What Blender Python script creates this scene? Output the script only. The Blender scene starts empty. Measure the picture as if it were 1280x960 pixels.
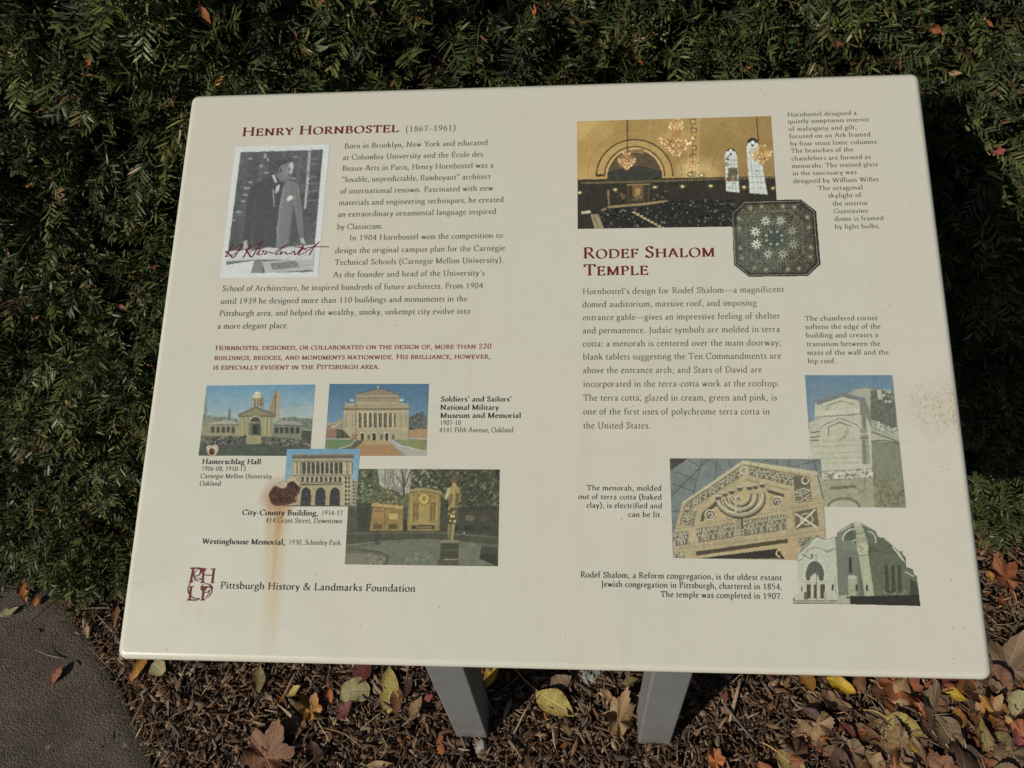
import bpy, bmesh, math, random
import numpy as np
from mathutils import Vector, Matrix
S = bpy.context.scene
COL = S.collection
rad = math.radians

# ------------------------------------------------------------------ camera, sky, sun, exposure
F_PX = 1064.0                                   # focal length in pixels of the 1280 px wide photograph
CR = np.array([[0.9967583, -0.0027543, -0.0804066], [0.0454197, -0.805655, 0.5906412], [-0.0664068, -0.5923786, -0.8029183]])
CC = np.array([0.0466018, -0.615039, 1.617508])  # eye 1.62 m above the ground
cam = bpy.data.cameras.new('camera'); cam.sensor_width = 36; cam.lens = 36 * F_PX / 1280
cam.clip_start = 0.02; cam.clip_end = 500
co = bpy.data.objects.new('camera', cam); COL.objects.link(co); S.camera = co
co.matrix_world = Matrix(((CR[0][0], -CR[0][1], -CR[0][2], CC[0]), (CR[1][0], -CR[1][1], -CR[1][2], CC[1]),
                          (CR[2][0], -CR[2][1], -CR[2][2], CC[2]), (0, 0, 0, 1)))
SUN_AZ, SUN_EL = 43.4, 33.9                     # the light travels towards +x +y and down
w = bpy.data.worlds.new('World'); S.world = w; w.use_nodes = True
nt = w.node_tree; bg = nt.nodes['Background']; sk = nt.nodes.new('ShaderNodeTexSky'); sk.sky_type = 'NISHITA'
sk.sun_disc = False; sk.sun_elevation = rad(SUN_EL); sk.sun_rotation = rad(270 - SUN_AZ)
nt.links.new(sk.outputs[0], bg.inputs[0]); bg.inputs[1].default_value = 0.06
sl = bpy.data.lights.new('sun', 'SUN'); sl.energy = 4.2; sl.angle = rad(0.55); sl.color = (1.0, 0.94, 0.85)
so = bpy.data.objects.new('sun', sl); COL.objects.link(so)
sdir = Vector((math.cos(rad(SUN_AZ)) * math.cos(rad(SUN_EL)), math.sin(rad(SUN_AZ)) * math.cos(rad(SUN_EL)), -math.sin(rad(SUN_EL))))
so.rotation_euler = sdir.to_track_quat('-Z', 'Y').to_euler(); so.location = (-3, -3, 4)
S.view_settings.view_transform = 'Standard'; S.view_settings.look = 'None'
S.view_settings.gamma = 1.0; S.view_settings.exposure = -0.22

# ------------------------------------------------------------------ helpers
def lin(c, k=1.0):
    c = np.asarray(c, float) / 255.0
    return np.where(c <= 0.04045, c / 12.92, ((c + 0.055) / 1.055) ** 2.4) * k
def rgba(c, k=1.0): return tuple(float(v) for v in lin(c, k)) + (1.0,)
def ray(px, py): return CR @ np.array([(px - 640) / F_PX, (py - 480) / F_PX, 1.0])
def on_ground(px, py, z=0.0):
    d = ray(px, py); k = (z - CC[2]) / d[2]; return CC + k * d
PW, PH, TILT = 0.914, 0.6953, math.atan2(0.3599166, 0.9329845)
PN = np.array([0, -math.sin(TILT), math.cos(TILT)]); PYV = np.array([0, math.cos(TILT), math.sin(TILT)]); PO = np.array([0, 0, 0.85])
def on_panel(px, py):                            # a spot of the sign face, in the face's own x, y
    d = ray(px, py); k = ((PO - CC) @ PN) / (d @ PN); q = CC + k * d - PO
    return float(q[0]), float(q @ PYV)
def mesh_obj(name, V, Fs, mat, parent=None, smooth=False):
    me = bpy.data.meshes.new(name); me.from_pydata([tuple(v) for v in V], [], [tuple(f) for f in Fs]); me.update()
    if smooth: me.polygons.foreach_set('use_smooth', [True] * len(me.polygons))
    me.materials.append(mat)
    o = bpy.data.objects.new(name, me); COL.objects.link(o)
    if parent: o.parent = parent
    return o
def np_mesh(name, V, Q, mat, parent=None, cols=None, smooth=False):   # quads (n,4) or triangles (n,3), point colours
    V = np.ascontiguousarray(V, np.float32); Q = np.ascontiguousarray(Q, np.int32); k = Q.shape[1]
    me = bpy.data.meshes.new(name); me.vertices.add(len(V)); me.vertices.foreach_set('co', V.ravel())
    me.loops.add(Q.size); me.loops.foreach_set('vertex_index', Q.ravel())
    me.polygons.add(len(Q)); me.polygons.foreach_set('loop_start', np.arange(0, Q.size, k, dtype=np.int32))
    me.update(calc_edges=True)
    if smooth: me.polygons.foreach_set('use_smooth', np.ones(len(Q), bool))
    if cols is not None:
        a = me.color_attributes.new('Col', 'FLOAT_COLOR', 'POINT')
        c4 = np.ones((len(V), 4), np.float32); c4[:, :3] = cols; a.data.foreach_set('color', c4.ravel())
    me.materials.append(mat)
    o = bpy.data.objects.new(name, me); COL.objects.link(o)
    if parent: o.parent = parent
    return o
def empty(name, loc, parent=None):
    o = bpy.data.objects.new(name, None); COL.objects.link(o); o.location = loc; o.empty_display_size = 0.1; return o
def tag(o, label, cat, group=None, kind=None):
    if label: o['label'] = label
    if cat: o['category'] = cat
    if group: o['group'] = group
    if kind: o['kind'] = kind
    return o
class NT:                                        # short hand for node materials
    def __init__(s, name, rough=0.6, spec=0.5):
        s.m = bpy.data.materials.new(name); s.m.use_nodes = True; s.t = s.m.node_tree; s.b = s.t.nodes['Principled BSDF']
        s.b.inputs['Roughness'].default_value = rough; s.b.inputs['Specular IOR Level'].default_value = spec
    def n(s, typ, **kw):
        x = s.t.nodes.new('ShaderNode' + typ)
        for k, v in kw.items(): setattr(x, k, v)
        return x
    def l(s, a, b): s.t.links.new(a, b)
    def put(s, sock, v):
        if hasattr(v, 'links'): s.l(v, sock)
        else: sock.default_value = v
    def math(s, op, a, b=0.0, c=None, clamp=False):
        x = s.n('Math', operation=op); x.use_clamp = clamp; s.put(x.inputs[0], a); s.put(x.inputs[1], b)
        if c is not None: s.put(x.inputs[2], c)
        return x.outputs[0]
    def mix(s, f, a, b, mode='MIX'):
        x = s.n('Mix', data_type='RGBA', blend_type=mode); s.put(x.inputs[0], f); s.put(x.inputs[6], a); s.put(x.inputs[7], b); return x.outputs[2]
    def noise(s, vec, scale, detail=4, rough=0.6, dist=0.0):
        x = s.n('TexNoise'); s.l(vec, x.inputs['Vector']); x.inputs['Scale'].default_value = scale
        x.inputs['Detail'].default_value = detail; x.inputs['Roughness'].default_value = rough; x.inputs['Distortion'].default_value = dist
        return x.outputs[0]
    def ramp(s, f, a, b, lo=0.0, hi=1.0):        # map range lo..hi -> a..b, clamped
        x = s.n('MapRange'); s.put(x.inputs[0], f)
        for i, v in zip((1, 2, 3, 4), (lo, hi, a, b)): x.inputs[i].default_value = v
        return x.outputs[0]
    def bump(s, h, strength=0.3, dist=0.01):
        x = s.n('Bump'); x.inputs['Strength'].default_value = strength; x.inputs['Distance'].default_value = dist
        s.l(h, x.inputs['Height']); s.l(x.outputs[0], s.b.inputs['Normal'])
    def obj(s): return s.n('TexCoord').outputs['Object']
    def col(s, v): s.put(s.b.inputs['Base Color'], v)
def fbm(shape, cell, seed, octv=4):              # tileless value noise on a grid, 0..1
    r = np.random.default_rng(seed); out = np.zeros(shape); amp = 1; tot = 0
    for o in range(octv):
        c = max(cell / 2 ** o, 1.0); gh, gw = int(shape[0] / c) + 3, int(shape[1] / c) + 3
        g = r.random((gh, gw)); y = np.arange(shape[0]) / c; x = np.arange(shape[1]) / c
        yi, xi = y.astype(int), x.astype(int); fy, fx = y - yi, x - xi
        fy = fy * fy * (3 - 2 * fy); fx = fx * fx * (3 - 2 * fx)
        a = g[yi][:, xi] * (1 - fx) + g[yi][:, xi + 1] * fx; b = g[yi + 1][:, xi] * (1 - fx) + g[yi + 1][:, xi + 1] * fx
        out += amp * (a * (1 - fy)[:, None] + b * fy[:, None]); tot += amp; amp *= 0.55
    return out / tot
def catmull(P, closed=False, n=7):
    P = [np.array(p, float) for p in P]; out = []
    m = len(P)
    for i in range(m if closed else m - 1):
        g = (lambda j: P[j % m]) if closed else (lambda j: P[min(max(j, 0), m - 1)])
        p0, p1, p2, p3 = g(i - 1), g(i), g(i + 1), g(i + 2)
        for k in range(n):
            t = k / n; out.append(0.5 * (2 * p1 + (p2 - p0) * t + (2 * p0 - 5 * p1 + 4 * p2 - p3) * t * t + (3 * p1 - p0 - 3 * p2 + p3) * t ** 3))
    out.append(P[0] if closed else P[-1])
    return np.array(out)
# ------------------------------------------------------------------ a small old-style serif alphabet (strokes of a broad nib, 100 units to the em)
# items: v x y0 y1 flags (stem; f flag serif, t/b slab serif, r right foot) | p pts (curve) | c pts (closed curve) | l pts (straight) | d x y r | s x y halfwidth
def _arch(x, x2): return ('p', [(x, 31), (x + 11, 41), (x2 - 5, 40), (x2, 28)])
G = {
'a': (41, [('p', [(8, 33), (13, 40.5), (23, 41), (29, 34)]), ('v', 29, 5, 35, ''), ('p', [(29, 7), (32, 1.5), (38, 4)]), ('p', [(29, 25), (14, 21), (6, 12), (9, 3), (17, 1), (29, 9)])]),
'b': (46, [('v', 9, 2, 70, 'f'), ('p', [(9, 33), (22, 42), (35, 36), (41, 21), (35, 6), (23, 0), (9, 4)])]),
'c': (38, [('p', [(34, 33), (25, 41.5), (12, 37), (6, 21), (11, 5), (22, 0), (35, 7)])]),
'd': (47, [('p', [(35, 36), (21, 42), (8, 34), (5, 20), (10, 5), (21, 0), (35, 8)]), ('v', 37, 0, 70, 'fr')]),
'e': (39, [('p', [(7, 25), (20, 26), (33, 27)]), ('p', [(33, 27), (31, 37), (22, 42), (11, 37), (6, 22), (11, 5), (22, 0), (35, 8)])]),
'f': (27, [('v', 11, 0, 58, 'b'), ('p', [(11, 54), (14, 66), (22, 70), (30, 66)]), ('l', [(3, 41), (25, 41)])]),
'g': (42, [('c', [(19, 42), (8, 37), (6, 28), (10, 18), (19, 15), (29, 19), (33, 28), (29, 38)]), ('p', [(13, 17), (7, 9), (13, 3), (29, 2), (37, -6), (33, -17), (19, -21), (5, -17), (4, -8), (13, 2)]), ('l', [(29, 38), (41, 40)])]),
'h': (48, [('v', 9, 0, 70, 'fb'), _arch(9, 37), ('v', 37, 0, 30, 'b')]),
'i': (21, [('v', 10, 0, 41, 'fb'), ('d', 10, 60, 5.5)]),
'j': (20, [('v', 10, -8, 41, 'f'), ('p', [(10, -8), (6, -19), (-3, -20)]), ('d', 10, 60, 5.5)]),
'k': (45, [('v', 9, 0, 70, 'fb'), ('l', [(11, 19), (33, 41)]), ('l', [(18, 27), (40, 1)]), ('s', 32, 41, 7), ('s', 40, 0, 6)]),
'l': (21, [('v', 10, 0, 70, 'fb')]),
'm': (71, [('v', 9, 0, 41, 'fb'), _arch(9, 35), ('v', 35, 0, 30, 'b'), _arch(35, 61), ('v', 61, 0, 30, 'b')]),
'n': (48, [('v', 9, 0, 41, 'fb'), _arch(9, 37), ('v', 37, 0, 30, 'b')]),
'o': (44, [('c', [(22, 42), (9, 36), (5, 21), (9, 6), (22, 0), (35, 6), (39, 21), (35, 36)])]),
'p': (47, [('v', 10, -22, 41, 'fb'), ('p', [(10, 33), (23, 42), (36, 36), (42, 21), (36, 6), (24, 0), (10, 4)])]),
'q': (46, [('p', [(35, 36), (21, 42), (8, 34), (5, 20), (10, 5), (21, 0), (35, 8)]), ('v', 36, -22, 41, 'b')]),
'r': (33, [('v', 9, 0, 41, 'fb'), ('p', [(9, 30), (17, 40), (29, 39)]), ('d', 26, 37, 3.4)]),
's': (33, [('p', [(27, 33), (20, 41.5), (10, 39), (7, 31), (16, 22), (27, 14), (27, 5), (17, 0), (6, 7)])]),
't': (27, [('v', 11, 7, 50, ''), ('p', [(11, 9), (14, 1), (25, 4)]), ('l', [(3, 41), (25, 41)])]),
'u': (48, [('v', 9, 9, 41, 'f'), ('p', [(9, 12), (14, 2), (26, 1.5), (37, 10)]), ('v', 37, 0, 41, 'fr')]),
'v': (41, [('l', [(5, 41), (21, 1)]), ('l', [(21, 1), (36, 41)]), ('s', 6, 41, 6), ('s', 36, 41, 5)]),
'w': (62, [('l', [(5, 41), (19, 1)]), ('l', [(19, 1), (31, 40)]), ('l', [(29, 41), (43, 1)]), ('l', [(43, 1), (56, 41)]), ('s', 6, 41, 6), ('s', 30, 41, 6), ('s', 56, 41, 5)]),
'x': (41, [('l', [(6, 41), (35, 1)]), ('l', [(6, 1), (34, 41)]), ('s', 7, 41, 6), ('s', 34, 41, 6), ('s', 7, 0, 6), ('s', 34, 0, 7)]),
'y': (41, [('l', [(5, 41), (21, 2)]), ('p', [(36, 41), (21, 1), (13, -17), (3, -20)]), ('s', 6, 41, 6), ('s', 36, 41, 5)]),
'z': (37, [('l', [(5, 41), (32, 41)]), ('l', [(32, 41), (5, 1)]), ('l', [(5, 1), (33, 1)])]),
'A': (64, [('l', [(31, 67), (57, 1)]), ('l', [(31, 67), (7, 1)]), ('l', [(16, 24), (47, 24)]), ('s', 7, 0, 8), ('s', 57, 0, 9)]),
'B': (56, [('v', 13, 0, 66, 'bt'), ('p', [(13, 65), (33, 64), (43, 51), (34, 37), (15, 35)]), ('p', [(15, 35), (38, 34), (49, 18), (38, 3), (13, 1)])]),
'C': (63, [('p', [(56, 54), (45, 65), (30, 66), (11, 54), (6, 32), (14, 10), (32, 0), (48, 2), (58, 12)]), ('l', [(57, 66), (57, 50)])]),
'D': (70, [('v', 13, 0, 66, 'bt'), ('p', [(13, 65), (42, 64), (61, 48), (62, 22), (46, 4), (13, 1)])]),
'E': (54, [('v', 13, 0, 66, 'bt'), ('l', [(13, 65), (45, 65)]), ('l', [(13, 35), (39, 35)]), ('l', [(13, 1), (47, 1)]), ('l', [(44, 66), (46, 53)]), ('l', [(39, 42), (39, 28)]), ('l', [(46, 0), (50, 14)])]),
'F': (50, [('v', 13, 0, 66, 'bt'), ('l', [(13, 65), (45, 65)]), ('l', [(13, 34), (38, 34)]), ('l', [(44, 66), (46, 52)]), ('l', [(38, 41), (38, 27)])]),
'G': (68, [('p', [(57, 54), (46, 65), (30, 66), (11, 54), (6, 32), (14, 10), (34, 0), (50, 3), (58, 8)]), ('l', [(57, 66), (57, 50)]), ('v', 58, 3, 29, 't')]),
'H': (73, [('v', 13, 0, 66, 'bt'), ('v', 60, 0, 66, 'bt'), ('l', [(13, 35), (60, 35)])]),
'I': (29, [('v', 14, 0, 66, 'bt')]),
'J': (31, [('v', 17, -4, 66, 't'), ('p', [(17, -3), (12, -13), (2, -15)])]),
'K': (64, [('v', 13, 0, 66, 'bt'), ('l', [(15, 30), (51, 65)]), ('l', [(23, 38), (57, 1)]), ('s', 50, 66, 8), ('s', 57, 0, 8)]),
'L': (52, [('v', 13, 0, 66, 'bt'), ('l', [(13, 1), (45, 1)]), ('l', [(44, 0), (49, 15)])]),
'M': (82, [('v', 13, 0, 66, 'b'), ('v', 69, 0, 66, 'b'), ('l', [(12, 66), (41, 3)]), ('l', [(41, 3), (68, 66)]), ('s', 9, 66, 6), ('s', 72, 66, 6)]),
'N': (74, [('v', 14, 0, 66, 'b'), ('v', 60, 0, 66, 't'), ('l', [(12, 66), (60, 1)]), ('s', 9, 66, 6)]),
'O': (72, [('c', [(36, 67), (14, 57), (6, 33), (14, 9), (36, -1), (58, 9), (66, 33), (58, 57)])]),
'P': (52, [('v', 13, 0, 66, 'bt'), ('p', [(13, 65), (36, 64), (47, 48), (36, 32), (13, 31)])]),
'Q': (72, [('c', [(36, 67), (14, 57), (6, 33), (14, 9), (36, -1), (58, 9), (66, 33), (58, 57)]), ('l', [(38, 0), (70, -16)])]),
'R': (60, [('v', 13, 0, 66, 'bt'), ('p', [(13, 65), (36, 64), (46, 49), (36, 35), (13, 33)]), ('l', [(28, 34), (55, 1)]), ('s', 55, 0, 6)]),
'S': (46, [('p', [(38, 54), (28, 66), (14, 63), (9, 50), (20, 38), (36, 27), (39, 13), (27, 0), (8, 9)]), ('l', [(38, 66), (38, 52)]), ('l', [(8, 15), (8, 0)])]),
'T': (60, [('v', 30, 0, 66, 'b'), ('l', [(4, 65), (56, 65)]), ('l', [(5, 66), (4, 52)]), ('l', [(55, 66), (56, 52)])]),
'U': (68, [('v', 13, 18, 66, 't'), ('p', [(13, 20), (19, 4), (35, -1), (51, 5), (56, 20)]), ('v', 56, 18, 66, 't')]),
'V': (64, [('l', [(6, 66), (33, 1)]), ('l', [(33, 1), (57, 66)]), ('s', 8, 66, 8), ('s', 56, 66, 7)]),
'W': (92, [('l', [(6, 66), (28, 1)]), ('l', [(28, 1), (46, 64)]), ('l', [(43, 66), (66, 1)]), ('l', [(66, 1), (86, 66)]), ('s', 7, 66, 8), ('s', 44, 66, 7), ('s', 86, 66, 6)]),
'X': (64, [('l', [(8, 66), (56, 1)]), ('l', [(8, 1), (55, 66)])]),
'Y': (60, [('l', [(5, 66), (30, 32)]), ('l', [(30, 32), (54, 66)]), ('v', 30, 0, 33, 'b'), ('s', 7, 66, 8), ('s', 53, 66, 7)]),
'0': (48, [('c', [(24, 64), (11, 54), (6, 32), (11, 9), (24, 0), (37, 9), (42, 32), (37, 54)])]),
'1': (48, [('v', 25, 0, 64, 'b'), ('l', [(12, 55), (25, 63)])]),
'2': (48, [('p', [(8, 48), (14, 61), (27, 64), (37, 52), (32, 35), (8, 2)]), ('l', [(8, 2), (42, 2)]), ('l', [(41, 2), (44, 12)])]),
'3': (48, [('p', [(9, 54), (20, 64), (34, 57), (33, 42), (18, 35)]), ('p', [(18, 35), (37, 29), (37, 8), (22, 0), (7, 7)])]),
'4': (48, [('v', 33, 0, 64, 'b'), ('l', [(33, 63), (4, 19)]), ('l', [(4, 18), (45, 18)])]),
'5': (48, [('l', [(14, 64), (39, 64)]), ('l', [(14, 64), (12, 36)]), ('p', [(12, 36), (28, 38), (39, 24), (30, 5), (8, 2)])]),
'6': (48, [('p', [(38, 62), (18, 50), (8, 26), (13, 6), (26, 0), (38, 9), (39, 26), (28, 37), (11, 29)])]),
'7': (48, [('l', [(6, 63), (42, 63)]), ('l', [(42, 63), (18, 0)]), ('l', [(6, 64), (5, 52)])]),
'8': (48, [('c', [(24, 64), (12, 58), (11, 45), (24, 35), (39, 22), (38, 7), (24, 0), (10, 7), (9, 22), (24, 35), (37, 46), (36, 58)])]),
'9': (48, [('p', [(10, 2), (30, 14), (40, 38), (35, 58), (23, 64), (10, 56), (9, 38), (20, 28), (37, 36)])]),
'.': (21, [('d', 10, 3.5, 5.5)]), ',': (21, [('d', 10, 3.5, 5.5), ('l', [(13, 4), (7, -11)])]),
';': (22, [('d', 11, 36, 5.5), ('d', 11, 3.5, 5.5), ('l', [(14, 4), (8, -11)])]), ':': (22, [('d', 11, 36, 5.5), ('d', 11, 3.5, 5.5)]),
'-': (30, [('l', [(4, 22), (26, 22)])]), '–': (48, [('l', [(2, 22), (46, 22)])]), '—': (92, [('l', [(2, 22), (90, 22)])]),
'(': (30, [('p', [(25, 72), (11, 52), (8, 26), (12, 2), (25, -17)])]), ')': (30, [('p', [(5, 72), (19, 52), (22, 26), (18, 2), (5, -17)])]),
'’': (21, [('d', 10, 64, 5), ('l', [(13, 64), (7, 50)])]),
'“': (38, [('d', 10, 54, 5), ('l', [(7, 55), (13, 69)]), ('d', 27, 54, 5), ('l', [(24, 55), (30, 69)])]),
'”': (38, [('d', 10, 64, 5), ('l', [(13, 64), (7, 50)]), ('d', 27, 64, 5), ('l', [(30, 64), (24, 50)])]),
'&': (74, [('p', [(66, 41), (56, 18), (40, 2), (20, 0), (7, 12), (12, 28), (32, 42), (38, 56), (30, 66), (20, 60), (22, 44), (40, 20), (56, 3), (70, 2)])]),
' ': (21, []),
}
G['É'] = (54, G['E'][1] + [('l', [(24, 72), (36, 83)])])
NIB = rad(20)
def _stroke(pts, thick, thin, out):
    P = np.array(pts, float); n = len(P)
    if n < 2: return
    T = np.gradient(P, axis=0); L = np.hypot(T[:, 0], T[:, 1]) + 1e-9; T = T / L[:, None]
    ang = np.arctan2(T[:, 1], T[:, 0]); wd = thin + (thick - thin) * np.abs(np.sin(ang - NIB)) ** 1.3
    N = np.stack([-T[:, 1], T[:, 0]], 1) * (wd / 2)[:, None]
    out.append(('strip', P + N, P - N))
def glyph(ch, thick, thin):
    adv, items = G[ch]; out = []
    def slab(x, y, hw, up):
        h = thin * 1.0; y0, y1 = (y - h, y) if up else (y, y + h)
        out.append(('poly', [(x - hw, y0), (x + hw, y0), (x + hw, y1), (x - hw, y1)]))
    for it in items:
        k = it[0]
        if k == 'v':
            _, x, y0, y1, fl = it; t = thick / 2
            out.append(('poly', [(x - t, y0), (x + t, y0), (x + t, y1), (x - t, y1)]))
            big = 1.0 if y1 > 60 and 'f' not in fl else 0.82; hw = t + (6.0 if big == 1.0 else 3.6)
            if 'b' in fl: slab(x, y0, hw, False); out.append(('poly', [(x - t - 2, y0 + thin), (x + t + 2, y0 + thin), (x + t, y0 + thin + 3), (x - t, y0 + thin + 3)]))
            if 't' in fl: slab(x, y1, hw, True); out.append(('poly', [(x - t, y1 - thin - 3), (x + t, y1 - thin - 3), (x + t + 2, y1 - thin), (x - t - 2, y1 - thin)]))
            if 'f' in fl: out.append(('poly', [(x - t - 6, y1 - 5), (x - t, y1 - 9), (x + t, y1 + 2), (x + t - 3, y1 + 1)]))
            if 'r' in fl: out.append(('poly', [(x, y0), (x + t + 6, y0 + 1), (x + t + 6, y0 + 1 + thin), (x, y0 + 5)]))
        elif k == 'p': _stroke(catmull(it[1], n=5), thick, thin, out)
        elif k == 'c': _stroke(catmull(it[1], True, n=5), thick, thin, out)
        elif k == 'l':
            a, b = it[1]; _stroke([a, ((a[0] + b[0]) / 2, (a[1] + b[1]) / 2), b], thick, thin, out)
        elif k == 'd':
            _, x, y, r = it; r *= thick / 9.0 * 0.5 + 0.5
            out.append(('poly', [(x + r * math.cos(a), y + r * math.sin(a)) for a in np.linspace(0, 2 * math.pi, 9)[:-1]]))
        elif k == 's':
            _, x, y, hw = it; slab(x, y, hw, y > 20)
    return adv, out
_cache = {}
def text_geo(text, thick, thin, smallcaps=False, track=6.0):
    """letters of one line in em/100 units -> list of (verts, faces), width"""
    x = 0.0; polys = []
    for ch in text:
        sc, c = 1.0, ch
        if smallcaps and ch.islower(): sc, c = 0.80, ch.upper()
        key = (c, round(thick / sc, 3), thin)
        if key not in _cache: _cache[key] = glyph(c, thick / (sc if sc == 1 else 0.88), thin / sc)
        adv, parts = _cache[key]
        for p in parts:
            if p[0] == 'poly': polys.append((np.array(p[1]) * sc + (x, 0), None))
            else: polys.append((p[1] * sc + (x, 0), p[2] * sc + (x, 0)))
        x += adv * sc + track
    return polys, x - track
Z_TEXT = 0.00034
def text_block(name, mat, lines, em, thick=8.0, thin=3.6, smallcaps=False, zoom=None, parent=None, label=None):
    """lines: (text, x_start, x_end, y_start, y_end) where the line stands on the sign"""
    V, Fs = [], []; q = 0
    ox, oy, sc = zoom
    for text, xa, xb, ya, yb in lines:
        A = on_panel(ox + xa / sc, oy + ya / sc); B = on_panel(ox + xb / sc, oy + yb / sc)
        polys, wd = text_geo(text, thick, thin, smallcaps)
        kx = (B[0] - A[0]) / wd; Y = (A[1] + B[1]) / 2; ky = em / 100.0 * (1.0 if smallcaps else .87)
        for a, b in polys:
            z = Z_TEXT + (q % 24) * 0.000004; q += 1; n0 = len(V)
            if b is None:
                V += [(A[0] + p[0] * kx, Y + p[1] * ky, z) for p in a]; Fs.append(list(range(n0, n0 + len(a))))
            else:
                m = len(a)
                V += [(A[0] + p[0] * kx, Y + p[1] * ky, z) for p in a] + [(A[0] + p[0] * kx, Y + p[1] * ky, z) for p in b]
                Fs += [(n0 + m + i, n0 + m + i + 1, n0 + i + 1, n0 + i) for i in range(m - 1)]
    o = mesh_obj(name, V, Fs, mat, parent)
    if label: o['label'] = label
    return o
# ------------------------------------------------------------------ printed pictures: painted in code, one colour per vertex of a flat print
KPRINT = 1.12
class Pic:
    SS = 3.0
    def __init__(s, ox, oy, sc, corners, base, seed=1):
        s.ox, s.oy, s.sc = ox, oy, sc; s.c = [s.px(p) for p in corners]
        xs = [p[0] for p in s.c]; ys = [p[1] for p in s.c]
        s.x0, s.y0 = min(xs) - 2, min(ys) - 2; s.W = int((max(xs) + 2 - s.x0) * s.SS); s.H = int((max(ys) + 2 - s.y0) * s.SS)
        s.a = np.empty((s.H, s.W, 3)); s.a[:] = base; s.seed = seed; s.r = np.random.default_rng(seed)
    def px(s, p): return (s.ox + p[0] / s.sc, s.oy + p[1] / s.sc)
    def cv(s, P):
        P = np.asarray(P, float); return np.stack([(s.ox + P[:, 0] / s.sc - s.x0) * s.SS, (s.oy + P[:, 1] / s.sc - s.y0) * s.SS], 1)
    def mask(s, P):
        Q = s.cv(P); xa, ya = np.floor(Q.min(0)).astype(int); xb, yb = np.ceil(Q.max(0)).astype(int) + 1
        xa, ya = max(xa, 0), max(ya, 0); xb, yb = min(xb, s.W), min(yb, s.H)
        if xb <= xa or yb <= ya: return None
        X, Y = np.meshgrid(np.arange(xa, xb) + .5, np.arange(ya, yb) + .5); m = np.zeros(X.shape, bool); n = len(Q)
        for i in range(n):
            x1, y1 = Q[i]; x2, y2 = Q[(i + 1) % n]
            if y1 == y2: continue
            m ^= ((y1 > Y) != (y2 > Y)) & (X < (x2 - x1) * (Y - y1) / (y2 - y1) + x1)
        return (slice(ya, yb), slice(xa, xb)), m
    def poly(s, P, c, al=1.0):
        k = s.mask(P)
        if k is None: return
        sl_, m = k; v = s.a[sl_]; v[m] = v[m] * (1 - al) + np.array(c, float) * al
    def rect(s, x0, y0, x1, y1, c, al=1.0): s.poly([(x0, y0), (x1, y0), (x1, y1), (x0, y1)], c, al)
    def line(s, P, wd, c, al=1.0):
        P = np.asarray(P, float)
        for a, b in zip(P[:-1], P[1:]):
            d = b - a; L = math.hypot(*d) + 1e-9; n = np.array([-d[1], d[0]]) / L * wd / 2; e = d / L * wd * 0.2
            s.poly([a + n - e, b + n + e, b - n + e, a - n - e], c, al)
    def ell(s, x, y, rx, ry, c, al=1.0, a0=0, a1=360, n=28):
        s.poly([(x + rx * math.cos(t), y + ry * math.sin(t)) for t in np.radians(np.linspace(a0, a1, n))], c, al)
    def arc(s, x, y, rx, ry, wd, c, a0=180, a1=360, al=1.0, n=24):
        s.line([(x + rx * math.cos(t), y + ry * math.sin(t)) for t in np.radians(np.linspace(a0, a1, n))], wd, c, al)
    def grad(s, P, c0, c1, ax=1):                 # colour change of the printed picture from one side of the polygon to the other
        k = s.mask(P)
        if k is None: return
        sl_, m = k; h, w_ = m.shape; t = np.linspace(0, 1, h)[:, None] if ax else np.linspace(0, 1, w_)[None, :]
        g = np.array(c0, float) * (1 - t[..., None]) + np.array(c1, float) * t[..., None]; g = np.broadcast_to(g, (h, w_, 3)); s.a[sl_][m] = g[m]
    def tex(s, P, amp, cell=4, seed=0, tint=(1, 1, 1), octv=3):   # grain, foliage, masonry mottling
        k = s.mask(P)
        if k is None: return
        sl_, m = k; nz = (fbm(m.shape, cell * s.SS / s.sc, s.seed * 97 + seed, octv) - .5) * 2 * amp
        v = s.a[sl_]; v[m] = np.clip(v[m] + nz[m][:, None] * np.array(tint), 8, 250)
    def soft(s, x, y, rx, ry, c, al=.5):
        for k in range(8): f = 1 - k / 8; s.ell(x, y, rx * f, ry * f, c, al * .22)
    def dots(s, P, n, r, cols, al=1.0):
        P = np.asarray(P, float); lo, hi = P.min(0), P.max(0); k = s.mask(P)
        if k is None: return
        (sy, sx), m = k
        for _ in range(n):
            q = lo + s.r.random(2) * (hi - lo); cq = s.cv([q])[0].astype(int); iy, ix = cq[1] - sy.start, cq[0] - sx.start
            if 0 <= iy < m.shape[0] and 0 <= ix < m.shape[1] and m[iy, ix]:
                rr = r * (0.5 + s.r.random()); s.ell(q[0], q[1], rr, rr * (.5 + .7 * s.r.random()), cols[s.r.integers(len(cols))], al, n=8)
    def whole(s): return [((p[0] - s.ox) * s.sc, (p[1] - s.oy) * s.sc) for p in s.c]
    def finish(s, name, mat, parent, z, outline=None, label=None, step=0.62, grain=5, sat=.74, mott=.09, blur=1, lift=6, gain=.95, tint=(1.04, 1.03, .92), warp=.32):
        A = s.a.copy(); g = A @ np.array((.3, .59, .11)); A = g[..., None] + sat * (A - g[..., None]); A = A * gain + lift
        A *= (1 + mott * (fbm(A.shape[:2], 22, s.seed + 5, 3) - .5) + mott * 1.5 * (fbm(A.shape[:2], 5, s.seed + 6, 2) - .5))[..., None]
        A += s.r.normal(0, grain * 1.6, A.shape[:2])[..., None]; A = np.clip(A, 4, 252)
        for _ in range(blur): A = (A + np.roll(A, 1, 0) + np.roll(A, -1, 0)) / 3; A = (A + np.roll(A, 1, 1) + np.roll(A, -1, 1)) / 3
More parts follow.
